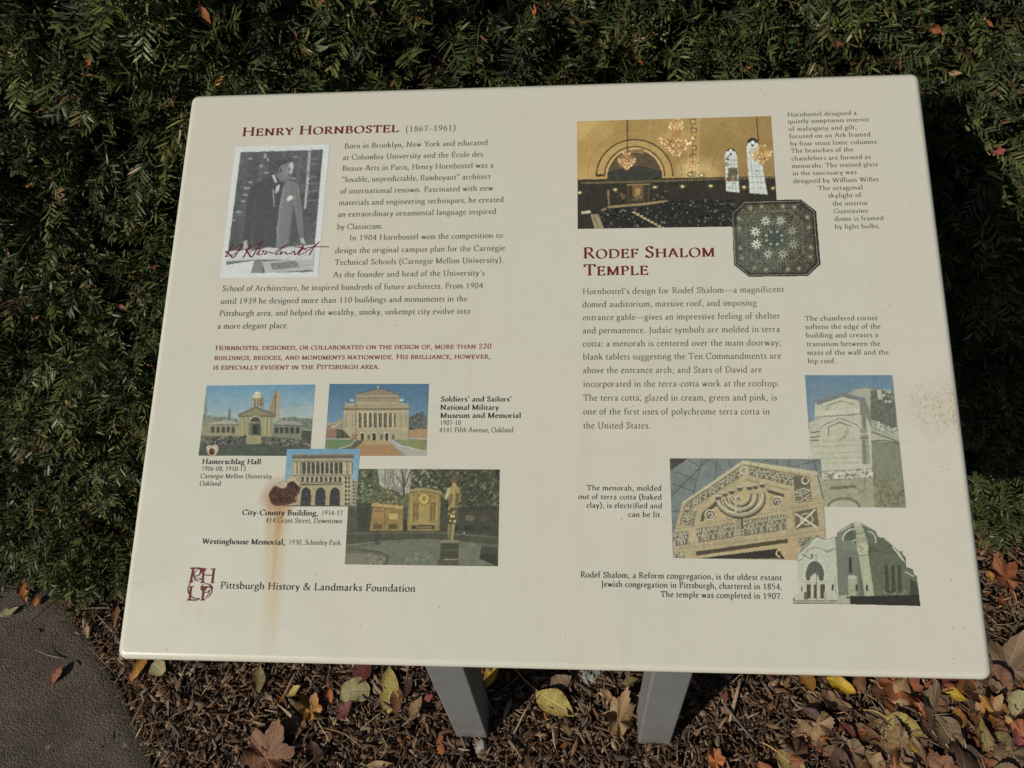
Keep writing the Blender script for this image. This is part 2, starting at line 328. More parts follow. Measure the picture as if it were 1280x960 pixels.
        wx = (fbm(A.shape[:2], 9, s.seed + 11, 3) - .5) * 8 * warp; wy = (fbm(A.shape[:2], 9, s.seed + 12, 3) - .5) * 8 * warp; yy, xx = np.mgrid[0:s.H, 0:s.W]   # hand-held softness of the photographs
        A = A[np.clip(yy + wy, 0, s.H - 1).astype(int), np.clip(xx + wx, 0, s.W - 1).astype(int)]
        c = np.array(s.c); nu = int(max(np.linalg.norm(c[1] - c[0]), np.linalg.norm(c[2] - c[3])) / step); nv = int(max(np.linalg.norm(c[3] - c[0]), np.linalg.norm(c[2] - c[1])) / step)
        U, Vv = np.meshgrid(np.linspace(0, 1, nu + 1), np.linspace(0, 1, nv + 1)); U, Vv = U[..., None], Vv[..., None]
        Pp = (c[0] * (1 - U) + c[1] * U) * (1 - Vv) + (c[3] * (1 - U) + c[2] * U) * Vv
        ix = np.clip(((Pp[..., 0] - s.x0) * s.SS).astype(int), 0, s.W - 1); iy = np.clip(((Pp[..., 1] - s.y0) * s.SS).astype(int), 0, s.H - 1)
        colr = lin(A[iy, ix]) * KPRINT * np.array(tint)
        D = np.stack([(Pp[..., 0] - 640) / F_PX, (Pp[..., 1] - 480) / F_PX, np.ones(Pp.shape[:2])], -1) @ CR.T
        k = ((PO - CC) @ PN) / (D @ PN); Q = CC + k[..., None] * D - PO
        V = np.stack([Q[..., 0], Q @ PYV, np.full(k.shape, z)], -1).reshape(-1, 3)
        ids = np.arange((nu + 1) * (nv + 1)).reshape(nv + 1, nu + 1)
        F4 = np.stack([ids[1:, :-1], ids[1:, 1:], ids[:-1, 1:], ids[:-1, :-1]], -1)
        if outline is not None:
            o_ = s.a.copy(); s.a[:] = 0; s.poly(outline, (1, 1, 1)); mk = s.a[..., 0] > .5; s.a = o_
            mid = (Pp[1:, 1:] + Pp[:-1, :-1]) / 2
            jx = np.clip(((mid[..., 0] - s.x0) * s.SS).astype(int), 0, s.W - 1); jy = np.clip(((mid[..., 1] - s.y0) * s.SS).astype(int), 0, s.H - 1)
            F4 = F4[mk[jy, jx]]
            used = np.unique(F4); re = np.zeros(len(V), int); re[used] = np.arange(len(used)); V = V[used]; colr = colr.reshape(-1, 3)[used]; F4 = re[F4]
        o = np_mesh(name, V, F4.reshape(-1, 4), mat, parent, colr.reshape(-1, 3))
        if label: o['label'] = label
        return o

def pic_portrait(mat, par):
    p = Pic(270, 170, 5.187, [(128, 72), (737, 55), (660, 912), (25, 920)], (203, 208, 206), 3)
    ins = [(160, 105), (693, 88), (640, 700), (628, 880), (300, 886), (65, 830), (78, 745)]
    p.poly(ins, (84, 87, 89)); p.tex(ins, 14, 60, 1); p.tex(ins, 14, 12, 2); p.dots([(150, 110), (600, 100), (560, 460), (120, 460)], 60, 6, [(118, 122, 123), (62, 65, 67), (104, 108, 110)], .7)
    for x, c in ((300, 100), (430, 96), (545, 98)): p.poly([(x, 98), (x + 22, 98), (x - 40, 470), (x - 65, 470)], (c, c + 3, c + 5), .7)
    for i in range(9): p.line([(150, 190 + i * 42), (300, 182 + i * 42)], 5, (74, 77, 79), .8)
    for x, y, a, b in ((222, 300, 24, 10), (200, 338, 36, 12), (190, 380, 32, 10), (178, 422, 28, 12), (145, 492, 30, 12), (115, 545, 12, 9), (220, 146, 24, 8), (320, 130, 14, 30), (336, 155, 10, 20), (292, 194, 14, 14), (325, 238, 30, 6), (515, 136, 30, 5), (500, 275, 30, 7)):
        p.ell(x, y, a / 2 + 3, b / 2 + 2, (155, 160, 160), .85)
    p.poly([(600, 92), (615, 92), (600, 300), (584, 470), (568, 470), (584, 290), (592, 180)], (165, 170, 170)); p.dots([(590, 92), (618, 92), (592, 470), (564, 470)], 20, 9, [(195, 198, 196), (120, 124, 126)])
    for y in (150, 185, 270, 312, 360, 420): p.line([(590, y), (655, y - 5)], 7, (128, 132, 133), .8)
    # figure
    p.poly(catmull([(372, 256), (305, 286), (240, 318), (208, 400), (190, 540), (178, 690), (222, 692), (240, 600), (252, 700), (320, 724), (388, 722), (402, 560), (440, 330)], True, 5), (71, 74, 77)); p.line([(262, 380), (246, 500), (238, 620)], 7, (78, 81, 84)); p.line([(330, 300), (352, 420), (345, 700)], 5, (76, 79, 82)); p.tex([(190, 290), (430, 290), (430, 720), (190, 720)], 7, 14, 21)
    p.poly([(455, 290), (500, 290), (535, 320), (552, 450), (566, 580), (570, 665), (545, 670), (515, 540), (500, 470), (470, 715), (388, 725), (392, 600), (412, 460), (440, 330)], (116, 119, 119)); p.grad([(500, 300), (528, 318), (560, 480), (566, 640), (548, 650), (518, 480)], (122, 125, 124), (104, 107, 108)); p.line([(446, 330), (425, 480), (400, 700)], 14, (126, 129, 128), .7); p.line([(500, 320), (480, 520), (462, 700)], 12, (104, 107, 108), .7)
    p.poly([(500, 440), (520, 540), (540, 660), (470, 715)], (78, 81, 84)); p.tex([(388, 290), (570, 290), (570, 720), (388, 720)], 9, 8, 5)
    p.line([(515, 310), (522, 380), (540, 480)], 5, (92, 95, 96)); p.line([(436, 330), (410, 480), (396, 640)], 5, (150, 152, 150))
    p.poly([(372, 250), (400, 300), (435, 310), (425, 370), (400, 420), (378, 450)], (70, 73, 76))
    p.poly([(362, 255), (380, 250), (396, 300), (380, 300)], (195, 198, 196)); p.poly([(395, 320), (415, 310), (408, 350), (384, 380), (384, 350)], (190, 193, 190)); p.line([(370, 345), (376, 455)], 6, (165, 168, 166))
    hd = catmull([(388, 205), (398, 158), (432, 139), (468, 142), (496, 165), (504, 195), (498, 222), (492, 250), (478, 276), (450, 292), (415, 290), (392, 255)], True, 6)
    p.poly(hd, (114, 116, 116)); p.poly(catmull([(388, 225), (396, 160), (432, 139), (470, 142), (494, 162), (470, 172), (430, 184), (408, 205), (402, 240)], True, 6), (70, 73, 75)); p.arc(440, 168, 36, 22, 5, (112, 115, 116), 230, 340, .8); p.arc(446, 178, 36, 26, 4, (100, 103, 104), 230, 330, .7)
    p.poly(catmull([(474, 180), (496, 172), (503, 200), (496, 224), (490, 240), (480, 246), (476, 220), (466, 200)], True, 6), (186, 189, 187)); p.poly(catmull([(462, 200), (476, 190), (480, 240), (466, 262), (450, 240)], True, 5), (138, 140, 139)); p.line([(468, 212), (486, 210)], 5, (80, 82, 83)); p.ell(478, 219, 6, 3, (60, 62, 64)); p.line([(490, 218), (496, 236), (486, 240)], 4, (140, 143, 142)); p.line([(462, 250), (484, 252)], 7, (62, 64, 66)); p.line([(468, 264), (480, 264)], 4, (84, 86, 87)); p.soft(440, 225, 34, 46, (128, 130, 129), .6); p.ell(418, 225, 10, 17, (104, 106, 106)); p.ell(420, 226, 5, 10, (76, 78, 80))
    p.poly([(455, 405), (480, 385), (505, 395), (490, 412), (466, 426)], (205, 208, 205))
    p.poly([(180, 680), (200, 675), (206, 720), (190, 760), (176, 750)], (165, 168, 166))
    p.poly([(545, 668), (565, 660), (580, 700), (566, 705), (560, 685), (550, 708)], (172, 175, 172))
    # table and drawings
    p.poly([(78, 745), (290, 735), (330, 720), (420, 728), (520, 712), (640, 705), (630, 800), (520, 805), (290, 800), (68, 812)], (190, 194, 193)); p.tex([(78, 745), (640, 705), (630, 800), (68, 812)], 10, 40, 8)
    p.poly([(66, 812), (235, 806), (66, 835)], (105, 109, 110)); p.poly([(66, 836), (250, 806), (240, 850), (225, 888), (66, 884)], (200, 205, 203))
    p.poly([(250, 806), (300, 800), (300, 888), (225, 888), (240, 840)], (120, 124, 125)); p.poly([(295, 812), (640, 798), (628, 868), (320, 888)], (170, 174, 172))
    p.poly([(345, 826), (515, 808), (545, 848), (370, 868)], (118, 121, 120)); p.tex([(345, 826), (515, 808), (545, 848), (370, 868)], 26, 12, 11); p.line([(525, 815), (560, 840), (632, 832)], 4, (140, 144, 143)); p.line([(555, 882), (628, 876)], 4, (110, 113, 113))
    p.finish('portrait_print', mat, par, .00020, label='black and white print of a man in a suit leaning over a table', blur=2, sat=.9, lift=9, gain=.93, warp=.3, mott=.06, tint=(.98, 1.0, .97))

def chandelier(p, x, y, w_, h):
    warm = [(235, 200, 140), (250, 225, 170), (205, 150, 80), (225, 175, 110)]
    p.soft(x, y, w_ * .6, h * .8, (205, 158, 84), .7); p.poly([(x - w_ * .10, y - h), (x + w_ * .10, y - h), (x + w_ * .16, y + h * .4), (x, y + h), (x - w_ * .16, y + h * .4)], (168, 118, 60), .75)
    for k, (yy, rr) in enumerate(((-.75, .2), (-.15, .5), (.12, .44), (.42, .3), (.7, .12))):
        p.arc(x, y + h * yy, w_ * rr, h * .22, w_ * .028, (150, 104, 52), 0, 180)
        for i in range(4 + int(14 * rr)): t = math.pi * i / (3 + int(14 * rr)); p.ell(x + w_ * rr * math.cos(t), y + h * (yy + .2 * math.sin(t)) - h * .05, w_ * .026 + 2.2, w_ * .03 + 2.2, warm[i % 4], .95, n=8); p.line([(x, y + h * yy), (x + w_ * rr * math.cos(t) * .9, y + h * (yy + .18 * math.sin(t)))], w_ * .016 + .8, (188, 138, 74), .8)
    p.dots([(x - w_ * .5, y - h * .2), (x + w_ * .5, y - h * .2), (x + w_ * .3, y + h * .5), (x - w_ * .3, y + h * .5)], int(w_ * .22), w_ * .016 + 2, [(120, 80, 40), (225, 180, 110), (245, 222, 170)])
def pic_interior(mat, par):
    p = Pic(715, 140, 4.923, [(30, 58), (1224, 25), (1270, 702), (35, 720)], (168, 134, 68), 5)
    W0 = p.whole(); p.grad(W0, (176, 140, 66), (150, 118, 62), 0); p.poly([(30, 58), (170, 54), (35, 200)], (196, 162, 92), .6); p.tex(W0, 9, 160, 1)
    p.poly([(720, 40), (790, 40), (780, 390), (700, 390)], (186, 150, 86), .6); p.soft(800, 390, 140, 130, (212, 178, 108), .7); p.soft(705, 360, 80, 80, (214, 180, 112), .7); p.soft(90, 390, 120, 90, (190, 156, 86), .5); p.soft(140, 110, 160, 90, (196, 160, 92), .4)
    p.arc(1180, 420, 330, 330, 5, (140, 108, 55), 195, 265); p.poly([(900, 60), (1225, 28), (1240, 180), (1000, 200)], (160, 126, 62), .5)
    for x in (460, 500, 545): p.line([(x, 50), (x, 90)], 3, (150, 118, 62))
    p.arc(385, 395, 290, 285, 4, (150, 118, 60)); p.ell(385, 395, 245, 232, (182, 146, 74)); p.arc(385, 395, 236, 225, 9, (80, 60, 34)); p.arc(385, 395, 185, 182, 8, (90, 68, 40)); p.arc(385, 395, 170, 170, 10, (205, 172, 105))
    p.poly([(35, 415), (1262, 395), (1275, 725), (30, 730)], (44, 42, 34)); p.tex([(35, 415), (1262, 395), (1275, 725), (30, 730)], 8, 30, 3)
    p.ell(385, 400, 168, 168, (92, 72, 48), 1, 180, 360); p.poly([(218, 370), (400, 330), (553, 360), (553, 420), (215, 420)], (52, 55, 48)); p.poly([(350, 232), (440, 228), (440, 255), (360, 250)], (140, 112, 70)); p.tex([(218, 230), (550, 230), (550, 420), (218, 420)], 14, 26, 4)
    p.line([(452, 240), (456, 400)], 4, (60, 48, 34)); p.line([(345, 240), (350, 470)], 4, (55, 48, 34)); p.poly([(148, 385), (190, 380), (196, 395), (150, 398)], (60, 46, 28))
    p.line([(60, 436), (400, 428), (900, 412), (1250, 402)], 12, (120, 102, 62))
    for i in range(60): p.rect(65 + i * 20, 428 - i * .5, 74 + i * 20, 437 - i * .5, (58, 52, 36))
    p.rect(335, 445, 480, 560, (56, 48, 34)); p.rect(372, 452, 432, 545, (122, 92, 50)); p.rect(388, 470, 418, 520, (165, 128, 72)); p.line([(335, 448), (480, 444)], 8, (150, 122, 74))
    for x in (345, 440, 470): p.line([(x, 455), (x, 560)], 7, (84, 72, 52))
    p.poly([(215, 578), (420, 560), (605, 540), (605, 552), (420, 576), (220, 592)], (150, 124, 82)); p.poly([(215, 480), (228, 480), (232, 572), (222, 572)], (150, 112, 66)); p.dots([(230, 500), (600, 480), (600, 545), (230, 565)], 40, 8, [(92, 80, 58), (36, 34, 28)])
    seats = [(170, 600), (420, 585), (640, 540), (1000, 540), (1000, 710), (180, 716)]
    p.poly(seats, (34, 34, 32)); p.dots(seats, 330, 5, [(92, 92, 88), (70, 70, 66), (20, 20, 20), (112, 112, 108)]); p.dots(seats, 150, 6, [(16, 16, 16)])
    p.poly([(350, 612), (372, 604), (420, 604), (585, 708), (515, 712)], (38, 36, 30))
    for i in range(9): p.poly([(365 + i * 22, 612 + i * 12), (390 + i * 22, 610 + i * 12), (392 + i * 22, 628 + i * 12), (372 + i * 22, 622 + i * 12)], (176, 160, 112))
    p.poly([(113, 630), (162, 628), (194, 716), (138, 718)], (150, 136, 96)); p.line([(128, 632), (165, 716)], 8, (110, 98, 68)); p.poly([(55, 612), (108, 604), (118, 622), (58, 626)], (190, 180, 140)); p.poly([(175, 602), (205, 585), (215, 600), (180, 615)], (120, 108, 76))
    for i in range(7): p.rect(722 + (i % 2) * 4, 42 + i * 54, 762 + (i % 2) * 4, 74 + i * 54, (112, 84, 48)); p.rect(730, 48 + i * 54, 758, 70 + i * 54, (188, 152, 92))
    p.line([(738, 70), (742, 280)], 4, (90, 68, 40))
    for (x0, x1, xb0, xb1, yt, yb) in ((938, 1014, 948, 1030, 268, 495), (1072, 1150, 1092, 1202, 215, 507)):
        p.ell((x0 + x1) / 2, yt, (x1 - x0) / 2, 45 if x0 < 1000 else 58, (40, 36, 34)); p.poly([(x0, yt - 5), (x1, yt - 5), (xb1, yb), (xb0, yb - 8)], (196, 206, 206))
        p.ell(x0 + 18, yt - 8, 14, 20, (205, 214, 220)); p.ell((x0 + x1) / 2, yt - 28, 12, 12, (215, 222, 226)); p.ell(x1 - 18, yt - 8, 14, 20, (200, 212, 220))
        for i in range(1, 8): y = yt + (yb - yt) * i / 8; f = i / 8; p.line([(x0 + (xb0 - x0) * f, y), (x1 + (xb1 - x1) * f, y)], 3, (110, 124, 134), .8)
        for i in range(1, 4): f = i / 4; p.line([(x0 + (x1 - x0) * f, yt), (xb0 + (xb1 - xb0) * f, yb)], 3, (120, 134, 142), .8)
        p.dots([(x0, yt), (x1, yt), (xb1, yb), (xb0, yb)], 30, 6, [(150, 170, 180), (225, 232, 232), (130, 140, 130)], .6)
    p.rect(960, 345, 1014, 425, (84, 84, 76)); p.dots([(955, 340), (1018, 340), (1018, 430), (955, 430)], 30, 9, [(120, 70, 50), (60, 90, 100), (170, 140, 90), (90, 110, 70)]); p.dots([(945, 260), (965, 260), (965, 330), (945, 330)], 8, 7, [(130, 70, 80), (90, 80, 110)])
    p.line([(340, 40), (340, 240)], 7, (66, 52, 32)); p.line([(1135, 30), (1146, 180)], 7, (70, 54, 34)); p.line([(640, 38), (642, 60)], 7, (80, 60, 34))
    chandelier(p, 336, 300, 105, 62); chandelier(p, 640, 178, 205, 110); chandelier(p, 642, 70, 80, 40); chandelier(p, 740, 322, 82, 48); chandelier(p, 1164, 258, 125, 72)
    for x, y in ((45, 495), (265, 478), (510, 462), (680, 457), (853, 455), (1058, 462), (1238, 468), (726, 384), (796, 388)): p.ell(x, y, 22, 16, (110, 92, 52), .6); p.ell(x, y, 10, 6, (240, 215, 150))
    p.finish('interior_print', mat, par, .00020, label='colour print of a domed hall with gold walls and chandeliers')

def pic_octagon(mat, par):
    oc = [(130, 215), (262, 100), (880, 80), (1047, 210), (1095, 790), (955, 920), (310, 925), (150, 795)]
    p = Pic(900, 240, 8.727, [(120, 70), (1105, 70), (1105, 935), (120, 935)], (40, 38, 32), 7)
    inn = [(185, 240), (285, 140), (860, 122), (1000, 232), (1035, 765), (930, 880), (325, 885), (200, 775)]
    p.poly(inn, (70, 70, 58)); p.ell(420, 560, 320, 330, (84, 98, 92), .5); p.poly([(300, 140), (700, 130), (600, 300), (280, 330)], (86, 78, 54), .5); p.tex(inn, 26, 30, 1); p.tex(inn, 34, 11, 2, (1, 1, .85)); p.dots(inn, 420, 6, [(120, 118, 92), (36, 38, 32), (96, 104, 92), (140, 140, 118)], .7)
    for i in range(1, 16): p.line([(185 + i * 3, 200 + i * 44), (1000 + i * 2, 190 + i * 44)], 4, (44, 46, 40), .6); p.line([(200 + i * 52, 140), (215 + i * 52, 885)], 4, (44, 46, 40), .6)
    p.line([(275, 330), (390, 215), (760, 205), (890, 320), (905, 665), (800, 755), (420, 765), (300, 680), (275, 330)], 7, (130, 130, 108), .7)
    for x, y in ((210, 395), (450, 160), (685, 155), (965, 385), (220, 610), (495, 845), (740, 845), (985, 600), (330, 175), (810, 165), (205, 290), (950, 275), (235, 720), (375, 830), (860, 835), (985, 705)): p.ell(x, y, 30, 30, (104, 104, 84), .8); p.ell(x, y, 14, 12, (170, 168, 140), .8)
    p.ell(588, 500, 120, 95, (48, 66, 64), .8); p.tex([(470, 410), (710, 410), (710, 590), (470, 590)], 22, 12, 4)
    for a in range(8): t = rad(a * 45 + 22); p.ell(588 + 92 * math.cos(t), 500 + 72 * math.sin(t), 18, 16, (150, 158, 146), .9)
    for x, y, b in ((495, 315, 225), (660, 315, 205), (385, 430, 240), (785, 425, 170), (395, 570, 245), (795, 570, 168), (520, 675, 205), (685, 675, 185)):
        p.ell(x, y, 78, 76, (56, 58, 48), .6); p.tex([(x - 78, y - 76), (x + 78, y - 76), (x + 78, y + 76), (x - 78, y + 76)], 26, 9, 3); p.arc(x, y, 76, 74, 5, (118, 120, 102), 0, 360, .7)
        for k in range(8): t = k * math.pi / 4 + .2; p.line([(x + 14 * math.cos(t), y + 14 * math.sin(t)), (x + 52 * math.cos(t), y + 50 * math.sin(t))], 17, (b * .88, b * .9, b * .86), .9)
        p.ell(x, y, 11, 11, (62, 64, 56))
    dp = [(140, 235), (268, 116), (880, 98), (1022, 215), (1068, 780), (945, 902), (312, 906), (165, 780), (140, 235)]
    for (x1, y1), (x2, y2) in zip(dp[:-1], dp[1:]):
        n = max(3, int(math.hypot(x2 - x1, y2 - y1) / 19))
        for i in range(n): f = i / n; p.ell(x1 + (x2 - x1) * f, y1 + (y2 - y1) * f, 5.5, 5.5, (205, 203, 188), n=8)
    p.tex(inn, 16, 8, 9)
    for i in range(26):
        for j in range(24):
            x, y = 215 + i * 31 + j * 2, 165 + j * 30 + (i % 2) * 8; m_ = p.mask([(x, y), (x + 1, y), (x, y + 1)])
            if 260 < x + y - 100 < 1560 and -560 < x - y < 640: p.ell(x, y, 6, 5, (138, 138, 112) if (i * 7 + j * 3) % 5 else (170, 172, 150), .75, n=7)
    for x, y in ((495, 315), (660, 315), (385, 430), (785, 425), (395, 570), (795, 570), (520, 675), (685, 675)):
        for k in range(14): t = k * math.pi / 7; p.ell(x + 66 * math.cos(t), y + 64 * math.sin(t), 5, 5, (168, 170, 148), .8, n=7)
    p.finish('skylight_print', mat, par, .00026, outline=oc, label='eight-sided dark print of a patterned glass skylight', step=.5, blur=1, mott=.12, warp=.2)

def foliage(p, P, base, n, r, cols, seed=0): p.poly(P, base); p.tex(P, 14, 12, seed); p.dots(P, n, r, cols)
def pic_hall(mat, par):
    p = Pic(240, 470, 8.0, [(147, 97), (1232, 85), (1180, 800), (65, 797)], (96, 146, 180), 9)
    p.grad([(60, 85), (1240, 80), (1240, 470), (60, 470)], (82, 140, 184), (148, 170, 172)); p.tex([(60, 250), (1240, 250), (1240, 470), (60, 470)], 8, 90, 1); p.poly([(890, 320), (1215, 290), (1210, 430), (880, 430)], (152, 172, 176), .5)
    foliage(p, [(105, 395), (170, 390), (260, 410), (330, 405), (460, 430), (470, 500), (100, 500)], (108, 122, 110), 60, 12, [(84, 98, 86), (128, 138, 122)]); foliage(p, [(870, 425), (1000, 405), (1100, 425), (1205, 425), (1200, 540), (870, 500)], (104, 118, 106), 70, 12, [(84, 96, 84), (126, 134, 118)])
    for i in range(26): a = p.r.random(2); p.line([(120 + 10 * a[0], 420), (128 + 40 * a[1], 150 + 200 * a[0])], 4, (108, 116, 112), .6)
    p.poly([(368, 328), (386, 328), (380, 450), (358, 450)], (98, 96, 80)); p.rect(190, 400, 212, 480, (130, 134, 122))
    p.poly([(100, 480), (250, 448), (400, 445), (465, 470), (465, 600), (90, 600)], (136, 134, 104)); p.poly([(165, 482), (250, 450), (400, 446), (465, 472), (465, 490), (100, 488)], (148, 154, 142)); p.line([(100, 488), (465, 486)], 7, (84, 84, 70))
    for x in (208, 260, 312, 362, 412): p.ell(x, 522, 17, 20, (62, 66, 58)); p.rect(x - 17, 522, x + 16, 568, (62, 66, 58))
    p.poly([(800, 470), (870, 440), (1010, 455), (1115, 490), (1100, 650), (790, 620)], (112, 118, 104)); p.poly([(800, 486), (880, 448), (1020, 454), (1115, 488)], (140, 146, 142)); p.line([(800, 490), (1110, 494)], 8, (72, 74, 66))
    for x in (845, 895, 948, 1002, 1056): p.ell(x, 530, 20, 22, (54, 58, 54)); p.rect(x - 20, 530, x + 18, 574, (54, 58, 54))
    p.line([(990, 380), (895, 500)], 5, (170, 178, 178), .8); p.poly([(1100, 540), (1195, 530), (1185, 660), (1095, 650)], (66, 70, 58)); p.line([(1110, 536), (1196, 542)], 10, (168, 164, 140))
    p.poly([(770, 320), (800, 230), (830, 150), (850, 145), (872, 150), (880, 200), (868, 430), (775, 400)], (136, 124, 92)); p.poly([(846, 150), (876, 150), (870, 430), (832, 430)], (158, 142, 116)); p.line([(838, 150), (828, 420)], 9, (92, 84, 64)); p.tex([(770, 150), (880, 150), (870, 430), (770, 430)], 12, 10, 5)
    p.rect(600, 200, 710, 315, (158, 154, 124)); p.ell(655, 180, 30, 24, (205, 202, 178)); p.rect(615, 180, 705, 215, (182, 178, 150)); p.rect(690, 190, 716, 315, (122, 120, 96))
    for x in (628, 656, 684): p.rect(x - 7, 235, x + 7, 300, (92, 92, 74))
    p.line([(602, 208), (712, 208)], 7, (205, 202, 178)); p.line([(600, 230), (712, 230)], 5, (112, 110, 88))
    p.poly([(475, 400), (820, 400), (800, 620), (455, 620)], (140, 140, 98)); p.poly([(462, 385), (635, 305), (835, 385), (830, 410), (460, 405)], (112, 112, 88)); p.poly([(500, 390), (635, 325), (790, 388)], (128, 124, 94)); p.line([(460, 388), (635, 308), (835, 386)], 11, (84, 88, 76)); p.line([(462, 404), (830, 404)], 8, (80, 80, 62))
    for x in (505, 545, 730, 770): p.rect(x, 415, x + 12, 600, (160, 158, 116)); p.rect(x + 12, 415, x + 20, 600, (104, 104, 74))
    p.ell(635, 470, 70, 75, (160, 156, 120)); p.ell(635, 470, 55, 62, (62, 66, 62)); p.rect(572, 465, 692, 600, (94, 98, 84)); p.rect(600, 480, 680, 595, (62, 64, 60)); p.line([(578, 462), (690, 462)], 7, (140, 138, 108)); p.rect(612, 490, 648, 570, (38, 40, 38))
    p.poly([(555, 595), (690, 595), (700, 680), (540, 680)], (146, 136, 98)); p.tex([(555, 595), (690, 595), (700, 680), (540, 680)], 16, 8, 8)
    p.poly([(88, 600), (545, 600), (540, 690), (80, 690)], (84, 88, 78)); p.poly([(690, 600), (1190, 640), (1190, 720), (690, 690)], (84, 88, 76)); p.dots([(85, 600), (540, 600), (540, 680), (80, 700)], 130, 9, [(40, 42, 40), (120, 122, 108), (64, 66, 74), (30, 32, 30)]); p.dots([(700, 620), (1180, 640), (1180, 710), (700, 690)], 100, 9, [(44, 46, 42), (134, 130, 110), (70, 66, 60)])
    p.poly([(75, 690), (545, 682), (700, 680), (1185, 715), (1180, 805), (60, 805)], (62, 74, 66)); p.tex([(75, 690), (1185, 690), (1180, 805), (60, 805)], 14, 40, 9)
    for i in range(16): y = 700 + i * 6.5; p.line([(80 + p.r.random() * 300, y), (500 + p.r.random() * 600, y + 4)], 3, (92, 100, 88) if i % 2 else (44, 52, 48), .7)
    p.finish('hall_print', mat, par, .00020, label='colour print of a pale hall with a round tower and arched door')

def pic_columns(mat, par):
    p = Pic(400, 470, 8.533, [(102, 85), (1162, 85), (1133, 852), (47, 853)], (70, 116, 156), 11)
    p.grad([(40, 80), (1170, 80), (1170, 560), (40, 560)], (58, 104, 146), (98, 138, 168)); S0, D0 = (160, 148, 116), (118, 106, 80)
    foliage(p, [(940, 440), (1000, 420), (1080, 380), (1140, 440), (1135, 570), (940, 570)], (84, 92, 92), 90, 12, [(64, 72, 74), (106, 106, 100)])
    p.poly([(75, 500), (180, 490), (180, 460), (250, 460), (250, 640), (62, 660)], (148, 134, 110)); p.poly([(70, 560), (170, 560), (170, 660), (62, 660)], (136, 104, 84)); p.dots([(75, 505), (240, 505), (240, 550), (75, 550)], 30, 7, [(176, 168, 150), (104, 92, 78)])
    p.poly([(945, 575), (1140, 562), (1135, 670), (945, 670)], (160, 128, 88)); p.tex([(945, 575), (1140, 562), (1135, 670), (945, 670)], 12, 14, 1)
    p.poly([(250, 350), (945, 350), (940, 680), (245, 680)], S0); p.poly([(270, 290), (940, 290), (950, 355), (250, 355)], (150, 138, 106)); p.line([(246, 352), (955, 352)], 10, (92, 80, 58)); p.line([(270, 292), (935, 292)], 6, (178, 168, 136))
    p.rect(380, 235, 845, 292, (142, 130, 100)); p.line([(380, 282), (845, 282)], 9, (178, 166, 132)); p.poly([(390, 200), (835, 200), (850, 240), (375, 240)], (152, 138, 106)); p.line([(375, 234), (850, 234)], 6, (96, 84, 62)); p.poly([(390, 195), (600, 135), (660, 140), (840, 195)], (132, 118, 92)); p.line([(385, 196), (600, 137), (650, 138), (842, 196)], 8, (88, 84, 72)); p.ell(617, 118, 10, 16, (150, 170, 180))
    for x in (388, 828): p.line([(x, 160), (x, 205)], 9, (128, 116, 90))
    p.ell(340, 258, 22, 12, (176, 172, 150)); p.ell(868, 256, 24, 14, (182, 178, 158)); p.tex([(250, 140), (950, 140), (950, 680), (250, 680)], 9, 10, 2)
    p.line([(250, 385), (940, 385)], 8, (172, 162, 130)); p.rect(392, 392, 800, 545, (88, 84, 66))
    for i in range(8): x = 402 + i * 53.5; p.rect(x - 9, 390, x + 9, 545, (186, 178, 148)); p.rect(x + 9, 390, x + 16, 545, (60, 58, 46)); p.rect(x + 26, 410, x + 34, 530, (112, 106, 84))
    for x in (270, 345, 860, 915): p.rect(x, 395, x + 10, 560, (134, 124, 96))
    p.line([(245, 558), (940, 558)], 8, (180, 170, 138)); p.rect(370, 560, 800, 690, (158, 146, 116)); p.line([(384, 290), (378, 680)], 7, (96, 82, 58))
    for x in (452, 577, 712): p.rect(x - 24, 600, x + 24, 690, (188, 180, 150)); p.rect(x - 17, 610, x + 16, 688, (54, 48, 38))
    for x in (520, 655, 780): p.ell(x, 650, 14, 30, (96, 88, 68))
    foliage(p, [(175, 560), (250, 580), (310, 640), (320, 670), (170, 670)], (72, 76, 54), 40, 9, [(52, 58, 40), (96, 96, 64)]); p.dots([(320, 610), (400, 610), (400, 670), (320, 670)], 18, 9, [(140, 96, 62), (96, 84, 60)])
    p.line([(950, 668), (1135, 672)], 11, (176, 170, 146)); p.line([(62, 668), (330, 668)], 12, (168, 162, 138)); p.poly([(60, 678), (370, 678), (300, 770), (50, 790)], (92, 122, 80)); p.poly([(800, 680), (1135, 680), (1132, 805), (900, 745)], (118, 128, 76)); p.tex([(50, 678), (1135, 678), (1135, 800), (50, 800)], 8, 12, 4)
    p.poly([(450, 685), (720, 690), (905, 850), (380, 853), (380, 740)], (156, 116, 72)); p.poly([(450, 690), (720, 690), (760, 730), (440, 735)], (162, 138, 98)); p.poly([(715, 680), (770, 682), (870, 745), (1130, 812), (1130, 852), (910, 852)], (156, 154, 150)); p.line([(775, 684), (870, 742), (1132, 805)], 9, (186, 184, 176))
    p.poly([(365, 690), (460, 680), (440, 720), (370, 775), (210, 775), (320, 745)], (86, 82, 68)); p.line([(375, 684), (325, 740), (200, 775)], 11, (168, 166, 150)); p.tex(p.whole(), 5, 6, 6)
    p.finish('memorial_hall_print', mat, par, .00020, label='colour print of a columned stone building under blue sky')

